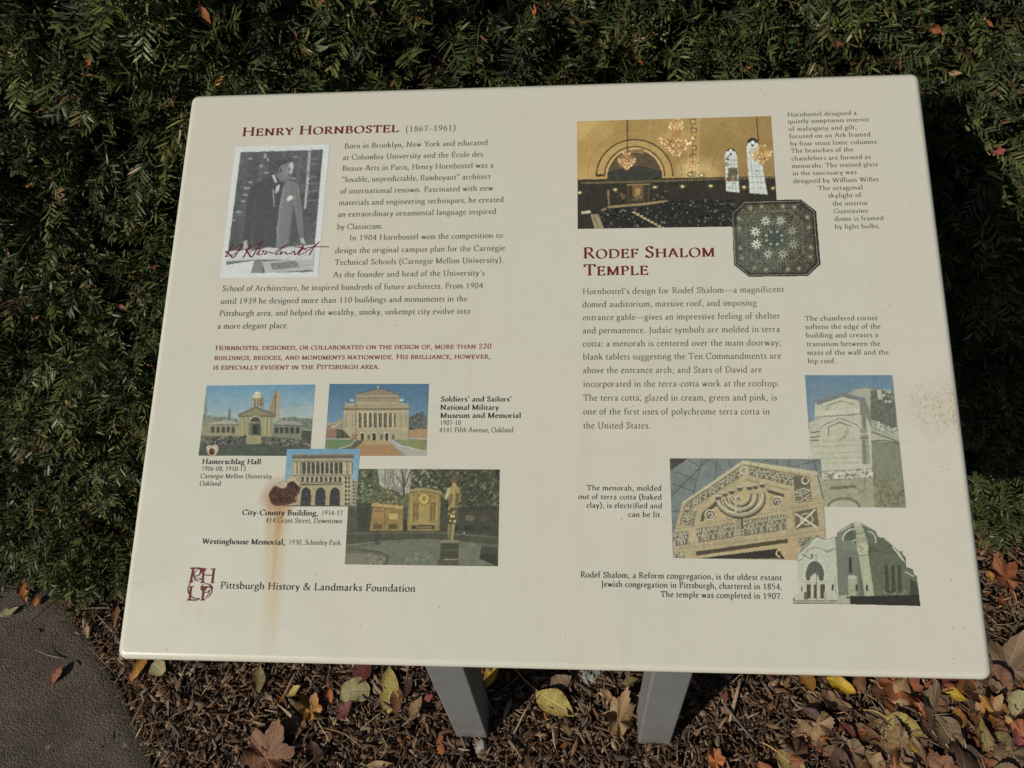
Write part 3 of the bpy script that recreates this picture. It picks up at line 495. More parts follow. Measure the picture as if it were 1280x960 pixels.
def pic_city(mat, par):
    p = Pic(320, 555, 9.143, [(357, 57), (1190, 57), (1142, 716), (303, 714)], (94, 148, 184), 13)
    p.grad([(300, 55), (1195, 55), (1160, 420), (300, 420)], (88, 146, 188), (112, 158, 184)); S0 = (150, 142, 112)
    p.poly([(415, 190), (1100, 190), (1090, 460), (400, 460)], S0); p.poly([(412, 118), (1125, 110), (1115, 165), (412, 168)], (104, 100, 88)); p.line([(415, 150), (1115, 146)], 11, (70, 66, 56)); p.line([(412, 120), (1125, 113)], 8, (140, 134, 112)); p.poly([(418, 168), (1105, 160), (1098, 200), (420, 205)], (150, 142, 116)); p.line([(418, 203), (1098, 198)], 8, (88, 82, 66))
    for i in range(9): x = 530 + i * 52.5; p.rect(x, 208, x + 38, 342, (64, 62, 56)); p.rect(x + 38, 205, x + 47, 345, (188, 180, 150))
    p.tex([(530, 210), (1000, 210), (1000, 345), (530, 345)], 14, 14, 1)
    for x in (440, 480, 1010, 1070): p.rect(x, 212, x + 22, 345, (176, 166, 134)); p.rect(x + 22, 212, x + 34, 345, (96, 90, 72))
    p.line([(400, 358), (1100, 352)], 12, (110, 100, 76)); p.line([(400, 348), (1100, 342)], 6, (186, 176, 144))
    for i in range(9): x = 520 + i * 53; p.rect(x, 376, x + 28, 430, (58, 56, 50)); p.rect(x + 30, 372, x + 48, 438, (172, 162, 130))
    p.line([(480, 440), (1000, 434)], 9, (98, 90, 68)); p.line([(500, 464), (1000, 458)], 12, (72, 66, 52)); p.poly([(470, 470), (985, 466), (970, 716), (300, 716)], (158, 142, 104)); p.tex([(300, 470), (985, 466), (970, 716), (300, 716)], 10, 14, 3)
    for x, wd in ((572, 58), (737, 58), (902, 58)): p.ell(x, 560, wd + 8, 70, (180, 166, 126)); p.ell(x, 562, wd, 66, (46, 48, 54)); p.poly([(x - wd, 560), (x + wd, 560), (x + wd - 6, 706), (x - wd - 6, 706)], (46, 48, 54)); p.dots([(x - 50, 560), (x + 50, 560), (x + 40, 700), (x - 50, 700)], 9, 6, [(110, 116, 122), (70, 74, 84)])
    p.poly([(1000, 370), (1090, 366), (1085, 716), (965, 716)], (168, 158, 126)); p.poly([(1090, 405), (1160, 405), (1142, 716), (1080, 716)], (150, 144, 120)); p.poly([(1095, 360), (1172, 360), (1165, 405), (1095, 405)], (112, 158, 186))
    for r_ in range(7):
        for c_ in range(2): p.rect(1015 + c_ * 38, 372 + r_ * 49, 1038 + c_ * 34, 404 + r_ * 49, (50, 46, 38))
        p.rect(1108, 425 + r_ * 40, 1122, 445 + r_ * 40, (70, 66, 54)); p.rect(1132, 425 + r_ * 40, 1144, 445 + r_ * 40, (74, 70, 58))
    p.line([(300, 706), (960, 706), (1142, 712)], 10, (66, 58, 42)); p.finish('city_building_print', mat, par, .00026, label='small colour print of a building with three tall arches')

def pic_memorial(mat, par):
    p = Pic(425, 580, 6.095, [(77, 37), (1217, 42), (1203, 780), (37, 765)], (70, 72, 54), 15)
    p.poly([(60, 35), (1220, 40), (1220, 330), (60, 330)], (84, 88, 66)); p.poly([(270, 36), (560, 38), (540, 220), (380, 250), (300, 150)], (158, 162, 152)); p.tex([(270, 36), (560, 38), (540, 250), (300, 250)], 30, 16, 1)
    for i in range(40): a = p.r.random(4); p.line([(300 + 240 * a[0], 250), (290 + 250 * a[1], 60 + 120 * a[2]), (280 + 280 * a[1], 36)], 3.5, (92, 92, 76), .7)
    p.line([(480, 320), (488, 150), (470, 40)], 12, (62, 60, 48)); p.line([(488, 180), (520, 100), (548, 42)], 8, (66, 64, 50)); p.line([(485, 170), (420, 80)], 6, (74, 72, 58))
    foliage(p, [(60, 36), (280, 36), (300, 120), (260, 300), (60, 330)], (74, 84, 58), 260, 9, [(44, 52, 38), (106, 116, 84), (62, 74, 50), (128, 134, 104)])
    foliage(p, [(280, 170), (420, 200), (500, 260), (480, 330), (230, 310)], (96, 98, 62), 130, 9, [(70, 74, 46), (132, 130, 88), (60, 64, 44)])
    foliage(p, [(560, 40), (760, 40), (770, 330), (720, 200), (530, 190)], (62, 66, 46), 190, 9, [(40, 44, 32), (96, 98, 74), (130, 134, 118)]); foliage(p, [(740, 40), (1218, 42), (1212, 340), (760, 340)], (62, 66, 48), 420, 9, [(40, 42, 32), (88, 90, 68), (52, 56, 42), (104, 104, 82)])
    p.poly([(55, 330), (150, 330), (230, 290), (230, 520), (50, 520)], (70, 72, 56)); p.poly([(130, 300), (240, 300), (220, 510), (128, 510)], (56, 58, 46)); p.tex([(55, 330), (230, 290), (230, 520), (50, 520)], 16, 14, 2)
    p.poly([(255, 296), (480, 322), (478, 508), (225, 508)], (138, 112, 60)); p.poly([(245, 296), (482, 318), (480, 345), (240, 322)], (170, 140, 72)); p.line([(250, 325), (480, 347)], 6, (96, 76, 36)); p.tex([(255, 296), (480, 322), (478, 508), (225, 508)], 20, 16, 3)
    for x0, y0, x1, y1, c in ((375, 372, 440, 420, (182, 156, 84)), (265, 360, 330, 410, (160, 112, 52)), (370, 460, 438, 495, (84, 70, 38)), (255, 458, 320, 495, (92, 70, 40))): p.rect(x0, y0, x1, y1, c); p.line([(x0, y0), (x1, y0)], 4, (100, 80, 40))
    p.line([(345, 330), (340, 508)], 7, (110, 84, 40))
    p.poly([(528, 190), (640, 180), (770, 205), (755, 508), (508, 508)], (134, 118, 62)); p.poly([(525, 190), (640, 178), (775, 208), (772, 235), (525, 218)], (142, 130, 78)); p.line([(525, 218), (640, 206), (772, 236)], 6, (90, 76, 38)); p.poly([(548, 225), (740, 232), (730, 445), (540, 440)], (134, 112, 54)); p.tex([(548, 225), (740, 232), (730, 445), (540, 440)], 26, 18, 4)
    p.rect(600, 300, 680, 455, (156, 134, 70)); p.ell(638, 266, 46, 46, (120, 98, 46)); p.ell(638, 264, 38, 38, (186, 160, 76)); p.ell(640, 262, 18, 22, (140, 116, 56)); p.line([(548, 225), (540, 440)], 7, (184, 158, 80)); p.line([(740, 232), (732, 440)], 8, (176, 150, 74))
    for x in (570, 590, 700, 722): p.line([(x, 290), (x - 6, 425)], 11, (104, 86, 44)); p.ell(x, 282, 9, 12, (150, 126, 64))
    p.rect(545, 465, 720, 495, (56, 48, 30)); p.rect(578, 474, 700, 488, (120, 104, 58)); p.line([(520, 455), (755, 455)], 5, (178, 154, 82)); p.rect(480, 420, 512, 520, (52, 48, 34))
    p.poly([(765, 230), (810, 330), (1200, 330), (1205, 560), (760, 530)], (62, 62, 48)); p.poly([(900, 330), (1190, 318), (1190, 345), (900, 345)], (52, 52, 40)); p.tex([(765, 330), (1200, 330), (1205, 560), (760, 530)], 12, 14, 6)
    for x0, y0, x1, y1, c in ((958, 388, 1022, 432, (96, 94, 74)), (1080, 390, 1140, 430, (72, 70, 56)), (950, 470, 1022, 505, (46, 46, 36)), (1080, 470, 1145, 505, (46, 46, 36)), (870, 385, 905, 435, (86, 82, 60)), (860, 470, 905, 500, (44, 42, 32))): p.rect(x0, y0, x1, y1, c)
    gr = [(50, 520), (480, 520), (760, 520), (1205, 555), (1203, 782), (35, 770)]; p.poly(gr, (88, 90, 72)); p.poly([(50, 515), (500, 510), (760, 510), (1205, 550), (1205, 610), (760, 575), (500, 575), (45, 610)], (66, 68, 54)); p.line([(50, 530), (490, 522), (760, 522), (1205, 560)], 9, (96, 96, 76))
    p.line([(45, 620), (300, 590), (620, 575), (900, 590), (1180, 640)], 8, (112, 112, 90)); p.poly([(130, 640), (340, 598), (620, 585), (1100, 620), (1180, 700), (1180, 780), (330, 775), (380, 690), (290, 665)], (98, 104, 86)); p.tex(gr, 11, 30, 7)
    p.line([(140, 650), (300, 670), (370, 710), (340, 775)], 8, (62, 64, 50)); p.poly([(40, 680), (220, 680), (350, 715), (320, 772), (37, 768)], (110, 110, 94)); p.dots([(200, 690), (350, 700), (320, 765), (180, 765)], 50, 6, [(140, 138, 122), (84, 84, 70)]); p.line([(480, 690), (470, 775)], 5, (70, 76, 62)); p.line([(660, 650), (740, 730)], 5, (76, 82, 66)); p.dots([(490, 680), (680, 680), (690, 740), (490, 740)], 60, 6, [(124, 132, 114), (104, 110, 94)])
    p.ell(285, 560, 26, 60, (58, 58, 48), .7); p.poly([(1060, 690), (1190, 640), (1205, 780), (1060, 720)], (48, 50, 42)); p.line([(1062, 640), (1195, 668)], 8, (88, 90, 74)); p.poly([(1080, 622), (1200, 635), (1200, 690), (1065, 680)], (60, 62, 52))
    p.poly([(770, 595), (905, 595), (900, 735), (760, 735)], (62, 62, 46)); p.poly([(775, 575), (905, 578), (905, 602), (768, 600)], (118, 118, 96)); p.line([(790, 728), (895, 728)], 8, (150, 150, 126)); p.line([(790, 655), (900, 652)], 6, (96, 94, 74)); p.rect(742, 730, 905, 770, (74, 74, 56))
    St, Sd = (148, 130, 72), (84, 75, 44)
    p.ell(867, 124, 24, 28, (110, 98, 54)); p.ell(872, 112, 20, 16, (84, 78, 46)); p.poly([(856, 145), (880, 145), (886, 170), (850, 170)], (168, 150, 84))
    p.poly([(820, 185), (850, 165), (890, 165), (915, 190), (912, 240), (895, 330), (830, 335), (828, 240)], St); p.poly([(818, 185), (838, 180), (826, 240), (812, 268), (795, 262), (806, 230)], (176, 168, 122)); p.poly([(908, 190), (922, 215), (920, 290), (908, 300), (904, 240)], (120, 108, 58)); p.tex([(815, 165), (915, 165), (915, 340), (815, 340)], 26, 10, 31); p.poly([(838, 235), (860, 225), (850, 300), (832, 320)], (112, 84, 48)); p.poly([(880, 215), (905, 225), (898, 320), (878, 320)], (96, 84, 46))
    p.poly([(826, 335), (896, 332), (890, 400), (880, 470), (862, 470), (860, 400), (848, 470), (826, 465), (818, 400)], Sd); p.dots([(826, 335), (896, 332), (880, 470), (826, 470)], 34, 8, [(160, 146, 88), (60, 54, 32), (190, 178, 124)])
    p.poly([(822, 460), (846, 462), (842, 575), (826, 575), (818, 510)], (132, 122, 78)); p.poly([(852, 462), (876, 462), (868, 520), (860, 580), (846, 578), (850, 520)], (150, 140, 94)); p.line([(836, 470), (832, 570)], 5, (66, 60, 36)); p.ell(946, 526, 5, 5, (230, 230, 220))
    p.tex(p.whole(), 6, 5, 9); p.finish('statue_garden_print', mat, par, .00022, label='dark colour print of a stone garden with golden carved walls and a figure')

def pic_corner(mat, par):
    p = Pic(1000, 460, 5.333, [(32, 48), (615, 48), (708, 932), (95, 925)], (164, 168, 150), 17)
    p.grad([(25, 40), (640, 40), (640, 420), (25, 420)], (88, 124, 154), (112, 140, 158)); St = (174, 178, 158)
    p.poly([(60, 355), (150, 330), (150, 420), (500, 640), (500, 935), (90, 935)], St); p.poly([(320, 165), (370, 138), (430, 130), (490, 140), (560, 140), (615, 155), (640, 430), (480, 430)], (154, 158, 142)); p.poly([(470, 150), (520, 140), (620, 160), (650, 420), (470, 340)], (96, 102, 90)); p.tex([(470, 170), (620, 160), (650, 420), (470, 340)], 24, 14, 1)
    for i in range(14): p.line([(470, 180 + i * 16), (640, 240 + i * 17)], 3, (78, 84, 74), .6)
    p.poly([(510, 140), (540, 140), (548, 210), (520, 210)], (168, 172, 158)); p.dots([(545, 150), (615, 160), (620, 230), (560, 220)], 40, 9, [(120, 124, 112), (168, 170, 156), (88, 94, 84)]); p.line([(330, 165), (380, 138), (430, 130), (500, 140), (610, 158)], 4, (110, 114, 104))
    p.dots([(480, 340), (640, 390), (650, 440), (485, 390)], 80, 8, [(176, 180, 164), (120, 126, 112)]); p.poly([(470, 395), (655, 465), (660, 490), (475, 425)], (150, 156, 140)); p.line([(475, 425), (660, 495)], 7, (80, 86, 74))
    p.poly([(465, 490), (665, 490), (700, 750), (705, 935), (490, 935), (480, 640)], (118, 124, 102)); p.line([(465, 490), (560, 480), (660, 505)], 9, (96, 102, 86)); p.tex([(465, 490), (665, 490), (705, 935), (490, 935)], 9, 20, 2)
    p.poly([(100, 235), (285, 165), (430, 205), (450, 270), (470, 320), (480, 640), (410, 640), (150, 640), (110, 480), (95, 330)], St)
    p.poly([(98, 235), (110, 215), (285, 160), (390, 190), (435, 200), (440, 225), (395, 215), (285, 185), (120, 240)], (112, 118, 122)); p.line([(118, 242), (285, 188), (395, 216)], 5, (92, 96, 92)); p.poly([(95, 290), (450, 265), (455, 300), (100, 326)], (182, 186, 168)); p.line([(100, 326), (452, 302)], 6, (120, 124, 110))
    p.line([(180, 280), (182, 250), (270, 220), (355, 240)], 6, (108, 112, 100)); p.poly([(395, 215), (440, 225), (470, 300), (475, 400), (440, 320), (400, 310)], (116, 122, 110)); p.line([(60, 360), (140, 332)], 7, (130, 134, 120))
    p.line([(135, 395), (150, 375), (262, 322), (375, 365), (395, 385)], 14, (178, 182, 166)); p.line([(135, 402), (152, 384), (262, 332), (372, 374), (392, 396)], 5, (102, 106, 94)); p.line([(190, 450), (188, 395), (262, 360), (335, 388)], 7, (98, 102, 90)); p.line([(262, 478), (298, 462), (300, 408)], 6, (112, 116, 102)); p.line([(318, 400), (318, 445)], 5, (118, 122, 108)); p.line([(182, 322), (360, 312)], 5, (112, 116, 102))
    for y in (490, 525, 570, 605, 640): p.line([(85, y), (412, y - 12)], 3, (136, 140, 124))
    p.poly([(405, 315), (440, 315), (470, 640), (412, 640)], (140, 145, 128)); p.line([(425, 320), (428, 400)], 14, (100, 105, 94)); p.line([(425, 480), (432, 635)], 20, (112, 117, 102)); p.poly([(400, 405), (445, 400), (452, 462), (404, 466)], (134, 139, 124)); p.line([(402, 466), (452, 462)], 8, (90, 95, 84)); p.line([(402, 440), (450, 436)], 7, (178, 182, 166))
    for y in (430, 462, 485): p.line([(70, y), (130, y - 6)], 9, (110, 114, 100)); p.line([(70, y + 12), (130, y + 5)], 6, (178, 180, 164))
    p.poly([(150, 690), (485, 670), (488, 728), (155, 748)], (182, 185, 168)); p.dots([(150, 690), (485, 670), (488, 728), (155, 748)], 150, 8, [(118, 122, 108), (140, 144, 128), (200, 202, 186)]); p.line([(150, 690), (485, 672)], 4, (100, 104, 92)); p.line([(155, 748), (488, 730)], 5, (104, 108, 94))
    p.poly([(310, 660), (360, 630), (400, 660)], (176, 180, 162)); p.poly([(155, 750), (488, 735), (495, 930), (100, 930)], (148, 150, 122)); p.line([(205, 800), (370, 790)], 20, (104, 104, 82)); p.arc(290, 930, 105, 62, 13, (98, 100, 82)); p.ell(290, 935, 95, 50, (160, 164, 146)); p.tex([(155, 750), (488, 735), (495, 930), (100, 930)], 12, 14, 4)
    for i in range(70): a = p.r.random(5); x, y = 330 + 330 * a[0], 740 + 180 * a[1]; p.line([(x, y), (x + 60 * (a[2] - .5), y - 70 * a[3])], 3, (84, 84, 58) if a[4] > .4 else (150, 146, 110), .7)
    p.dots([(500, 740), (690, 740), (705, 930), (500, 930)], 170, 7, [(90, 92, 62), (136, 134, 96), (110, 112, 82)], .8)
    p.finish('chamfered_corner_print', mat, par, .00020, label='tall colour print of a pale stone corner with a stepped gable')

def fret(p, P0, P1, h, n, c=(196, 192, 164), dk=(112, 106, 84)):
    P0, P1 = np.array(P0, float), np.array(P1, float); d = (P1 - P0) / n; nn = np.array([d[1], -d[0]]); nn = nn / np.linalg.norm(nn) * h
    p.poly([P0, P1, P1 + nn, P0 + nn], dk); L = np.linalg.norm(d)
    for i in range(n):
        o = P0 + d * i; q = lambda u, v: tuple(o + d * u + nn * v)
        sh = lambda pts, wd: (p.line([(x + 3, y + 4) for x, y in pts], wd, (62, 58, 46)), p.line(pts, wd * .82, c))
        if i % 3 == 1: sh([q(.05, .5), q(.5, .95), q(.95, .5), q(.5, .05), q(.05, .5)], 8); sh([q(.3, .5), q(.5, .7), q(.7, .5), q(.5, .3), q(.3, .5)], 6)
        else: sh([q(.1, .05), q(.1, .35), q(.5, .55), q(.5, .95)], 8); sh([q(.9, .05), q(.9, .4), q(.6, .5)], 7); sh([q(.1, .95), q(.15, .7), q(.9, .75), q(.95, .95)], 7)
def pic_menorah(mat, par):
    p = Pic(830, 565, 6.095, [(42, 48), (1195, 55), (1245, 829), (68, 808)], (108, 120, 122), 19)
    p.tex(p.whole(), 12, 60, 1); p.poly([(45, 50), (180, 50), (50, 140)], (66, 62, 56))
    for a, b in (((50, 340), (340, 50)), ((90, 150), (240, 210)), ((60, 240), (230, 300)), ((50, 455), (110, 450)), ((220, 320), (290, 60)), ((180, 60), (270, 110)), ((400, 60), (385, 220)), ((490, 60), (500, 110)), ((950, 60), (945, 120)), ((980, 115), (1190, 52)), ((870, 60), (850, 100)), ((740, 80), (800, 55)), ((1140, 70), (1165, 150))): p.line([a, b], 5, (62, 72, 74))
    tan = (168, 154, 116); p.poly([(65, 808), (80, 600), (140, 380), (600, 62), (1165, 148), (1200, 240), (1245, 829)], tan); p.tex([(65, 808), (140, 380), (600, 62), (1165, 148), (1245, 829)], 14, 60, 2); p.poly([(1165, 150), (1200, 200), (1225, 420), (1160, 300)], (160, 160, 140)); p.line([(1168, 170), (1212, 360)], 8, (70, 66, 52))
    p.poly([(140, 380), (600, 62), (1165, 148), (1168, 178), (605, 92), (160, 405)], (178, 172, 140))
    fret(p, (138, 548), (160, 430), -88, 3); fret(p, (190, 440), (625, 165), 62, 10); fret(p, (640, 175), (1010, 265), 72, 8); p.poly([(985, 180), (1110, 195), (1125, 370), (1000, 385)], (96, 90, 70)); fret(p, (1000, 385), (990, 280), -125, 2); p.arc(1075, 215, 26, 26, 9, (200, 194, 166), 0, 360); p.ell(606, 138, 32, 36, (150, 144, 112)); p.arc(606, 138, 26, 30, 8, (200, 194, 166), 0, 360)
    p.line([(120, 560), (160, 400), (602, 95), (1112, 195)], 6, (92, 84, 62)); p.line([(625, 210), (960, 290)], 5, (110, 100, 72))
    p.poly([(275, 530), (290, 460), (400, 370), (420, 395), (315, 470), (300, 530)], (84, 76, 56)); p.poly([(300, 530), (318, 470), (590, 300), (800, 300), (915, 340), (915, 410), (560, 480)], (176, 156, 106)); p.poly([(780, 285), (915, 320), (918, 345), (790, 310)], (84, 76, 56))
    for x, y in ((350, 478), (858, 380)): p.ell(x, y, 50, 44, (104, 98, 76)); p.line([(x - 42, y), (x - 20, y - 36), (x + 24, y - 36), (x + 44, y), (x + 20, y + 34), (x - 22, y + 36), (x - 42, y)], 9, (200, 194, 166)); p.line([(x - 18, y + 4), (x - 8, y - 16), (x + 18, y - 14), (x + 18, y + 12), (x, y + 18)], 8, (192, 186, 158))
    for x in (320, 480, 600, 680, 860): p.line([(x, 480), (x + 6, 550)], 3, (128, 112, 76))
    fret(p, (255, 690), (545, 645), 108, 7); fret(p, (600, 640), (940, 590), 120, 7); fret(p, (80, 718), (195, 700), 105, 3); p.poly([(990, 455), (1160, 425), (1180, 560), (1000, 590)], (98, 92, 70)); p.line([(1000, 470), (1160, 570)], 13, (204, 200, 174)); p.line([(1010, 575), (1150, 435)], 13, (204, 200, 174)); p.arc(1085, 510, 46, 42, 8, (190, 184, 156), 0, 360)
    fret(p, (75, 808), (160, 800), 40, 2); fret(p, (1030, 720), (1190, 690), 60, 2)
    for a, b in (((70, 590), (930, 440)), ((60, 740), (940, 640)), ((960, 430), (1230, 380)), ((940, 640), (1235, 590)), ((975, 300), (990, 640))): p.line([a, b], 3, (122, 108, 76))
    for i in range(9): p.line([(300 + i * 80, 690 - i * 9), (306 + i * 80, 730 - i * 9)], 3, (124, 110, 76)); p.line([(180 + i * 60, 360 - i * 38), (192 + i * 60, 375 - i * 38)], 3, (124, 116, 92)); p.line([(660 + i * 62, 78 + i * 11), (655 + i * 62, 105 + i * 11)], 3, (124, 116, 92))
    p.poly([(225, 760), (940, 660), (945, 690), (240, 790)], (74, 66, 50)); p.poly([(240, 790), (945, 695), (945, 712), (250, 806)], (176, 158, 108)); p.poly([(300, 805), (860, 735), (920, 812), (250, 812)], (48, 44, 40)); p.poly([(945, 660), (1010, 650), (1030, 815), (940, 815)], (172, 146, 104)); p.arc(885, 770, 30, 28, 12, (190, 168, 116), 90, 400); p.poly([(215, 755), (240, 750), (250, 806), (215, 806)], (160, 142, 96))
    # seven-branched lamp: arcs, stem, cups
    p.poly([(545, 440), (585, 440), (595, 640), (565, 665), (545, 640)], (142, 134, 106)); p.line([(588, 440), (594, 640)], 12, (74, 68, 52))
    for i, (rx, ry, wd) in enumerate(((172, 150, 34), (118, 112, 24), (70, 72, 20))):
        p.arc(582, 348 - i * 4, rx, ry * .92, wd + 10, (76, 72, 58), -12, 172, n=22); p.arc(578, 340 - i * 4, rx, ry * .9, wd, (146, 142, 116), -12, 172, n=22); p.arc(574, 334 - i * 4, rx, ry * .88, wd * .3, (196, 190, 162), -10, 172, n=22)
    for y in (350, 405, 452): p.ell(562, y, 26, 24, (176, 168, 136)); p.ell(568, y + 5, 16, 14, (120, 112, 88))
    for x, y in ((412, 345), (462, 320), (515, 300), (575, 275), (650, 268), (695, 262), (748, 250)): p.ell(x, y, 27, 24, (140, 134, 108)); p.ell(x, y + 8, 20, 13, (84, 78, 62)); p.ell(x - 3, y - 12, 22, 8, (184, 178, 150))
    for y in (600, 625, 648): p.line([(535, y), (600, y - 8)], 9, (170, 162, 130))
    p.finish('lamp_gable_print', mat, par, .00022, label='colour print of a carved gable with a seven-branched lamp')

def pic_temple(mat, par):
    out = [(45, 822), (70, 785), (100, 770), (90, 470), (84, 410), (130, 340), (200, 260), (270, 235), (330, 245), (365, 262), (430, 235), (455, 238), (465, 185), (590, 112), (640, 93), (690, 108), (820, 175), (845, 235), (900, 245), (980, 310), (1040, 368), (1078, 370), (1078, 400), (1105, 430), (1112, 520), (1175, 540), (1185, 595), (1210, 600), (1245, 885), (580, 868), (45, 862)]
    p = Pic(985, 640, 7.53, [(35, 80), (1255, 80), (1255, 895), (35, 895)], (88, 96, 78), 21)
    Lt = (174, 179, 164); p.poly([(430, 230), (660, 300), (680, 800), (470, 800)], (104, 112, 102)); p.poly([(740, 290), (1250, 600), (1250, 890), (790, 890)], (78, 86, 66)); p.poly([(750, 380), (1000, 380), (1240, 640), (1250, 800), (800, 800)], (88, 98, 76)); p.tex([(740, 290), (1250, 600), (1250, 890), (790, 890)], 10, 24, 1)
    p.poly([(85, 410), (270, 232), (365, 262), (440, 232), (450, 330), (475, 830), (60, 830), (95, 470)], Lt); p.line([(92, 465), (130, 440), (180, 360), (250, 328), (330, 350), (360, 370), (445, 335)], 8, (118, 124, 114)); p.line([(95, 395), (150, 330), (205, 275), (270, 248), (335, 258), (365, 275), (440, 245)], 6, (196, 200, 186)); p.line([(86, 408), (200, 262), (270, 236), (365, 263), (432, 236)], 5, (122, 128, 118))
    p.poly([(355, 365), (445, 330), (445, 352), (360, 385)], (128, 134, 124)); p.line([(470, 340), (660, 395)], 6, (70, 78, 70)); p.poly([(440, 240), (660, 300), (660, 390), (450, 340)], (112, 120, 110)); p.rect(572, 425, 600, 575, (52, 58, 52))
    p.ell(253, 585, 110, 140, (182, 186, 170)); p.ell(252, 590, 86, 130, (74, 84, 76)); p.tex([(170, 470), (340, 470), (340, 640), (170, 640)], 16, 12, 3)
    for a in range(200, 345, 20): p.line([(252, 640), (252 + 84 * math.cos(rad(a)), 600 + 128 * math.sin(rad(a)))], 4, (110, 118, 108))
    p.poly([(205, 655), (210, 605), (250, 570), (288, 605), (292, 655)], (176, 178, 160)); p.rect(150, 645, 360, 680, (180, 182, 164)); p.line([(155, 662), (360, 662)], 6, (120, 122, 106)); p.rect(172, 680, 345, 812, (70, 70, 58))
    for x in (212, 272): p.rect(x, 680, x + 28, 812, (182, 180, 156)); p.rect(x + 28, 680, x + 36, 812, (104, 102, 86))
    p.rect(335, 745, 372, 840, (160, 160, 140)); p.rect(150, 752, 182, 822, (92, 92, 76)); p.line([(262, 400), (270, 850)], 6, (94, 94, 80)); p.line([(130, 395), (215, 445)], 7, (66, 70, 64)); p.ell(225, 415, 14, 26, (104, 108, 98)); p.rect(412, 680, 428, 740, (66, 70, 62)); p.rect(122, 700, 134, 748, (80, 84, 76)); p.line([(440, 600), (450, 780)], 6, (120, 126, 116))
    p.poly([(455, 235), (468, 183), (595, 112), (640, 250), (600, 285), (530, 265)], (112, 120, 110)); p.arc(620, 260, 105, 100, 14, (182, 184, 166), 175, 285); p.poly([(530, 260), (545, 200), (600, 165), (640, 240), (620, 270)], (80, 90, 80)); p.line([(470, 190), (600, 120)], 10, (170, 174, 158)); p.line([(470, 212), (600, 142)], 5, (90, 96, 86)); p.line([(600, 275), (660, 250)], 12, (176, 180, 162))
    p.poly([(690, 110), (822, 175), (845, 235), (860, 300), (830, 320), (740, 270), (700, 190)], (92, 100, 86)); p.arc(730, 270, 95, 95, 12, (168, 172, 152), 285, 372); p.line([(690, 115), (820, 180)], 7, (150, 154, 138)); p.line([(700, 135), (825, 200)], 4, (70, 76, 66)); p.poly([(845, 235), (900, 245), (980, 310), (1000, 380), (840, 310)], (84, 92, 74))
    p.poly([(612, 105), (640, 92), (690, 110), (735, 240), (750, 300), (755, 400), (810, 790), (715, 790), (660, 400), (640, 290), (640, 200)], (160, 164, 136)); p.ell(650, 112, 36, 14, (178, 182, 164)); p.line([(640, 205), (715, 195)], 8, (104, 108, 94)); p.poly([(645, 240), (735, 235), (750, 290), (648, 300)], (146, 148, 126)); p.dots([(645, 290), (748, 290), (755, 380), (655, 385)], 50, 8, [(178, 178, 152), (120, 122, 102)]); p.line([(670, 395), (755, 390)], 12, (170, 172, 148)); p.line([(670, 410), (760, 404)], 5, (92, 96, 82)); p.line([(660, 410), (720, 790)], 10, (108, 112, 92), .7); p.rect(732, 685, 752, 742, (58, 62, 54)); p.tex([(640, 240), (755, 240), (810, 790), (715, 790)], 8, 16, 5)
    p.line([(750, 390), (850, 415)], 6, (60, 68, 56)); p.arc(960, 470, 110, 95, 7, (64, 74, 58), 215, 330)
    for x in (925, 985, 1045): p.poly([(x - 16, 510), (x, 490), (x + 16, 515), (x + 26, 750), (x - 14, 750)], (58, 66, 54)); p.line([(x - 24, 520), (x - 14, 750)], 5, (100, 108, 88))
    p.dots([(890, 740), (1110, 740), (1110, 780), (890, 780)], 24, 9, [(120, 126, 108), (60, 66, 56)]); p.line([(900, 250), (980, 310), (1060, 410), (1105, 480)], 9, (128, 134, 120)); p.line([(1040, 372), (1078, 380)], 8, (128, 132, 118)); p.line([(985, 325), (1090, 460)], 12, (196, 198, 184)); p.line([(1100, 560), (1180, 605)], 9, (186, 190, 176)); p.poly([(1112, 520), (1178, 542), (1182, 590), (1110, 560)], (92, 98, 82))
    p.poly([(562, 630), (600, 598), (650, 620), (640, 790), (570, 790)], (152, 156, 132)); p.ell(604, 612, 42, 18, (176, 178, 156)); p.rect(632, 680, 655, 740, (60, 64, 56)); p.poly([(465, 785), (580, 782), (582, 868), (462, 860)], (156, 158, 140)); p.rect(552, 798, 574, 812, (40, 42, 38))
    p.poly([(585, 790), (800, 790), (1200, 780), (1235, 700), (1250, 890), (585, 872)], (42, 42, 38)); p.poly([(1150, 620), (1215, 680), (1235, 780), (1150, 780)], (62, 64, 52)); p.line([(45, 845), (460, 850)], 20, (150, 150, 132)); p.line([(45, 832), (460, 836)], 5, (100, 100, 86))
    p.finish('temple_print', mat, par, .00026, outline=out, label='cut-out print of a pale domed stone building', step=.5)
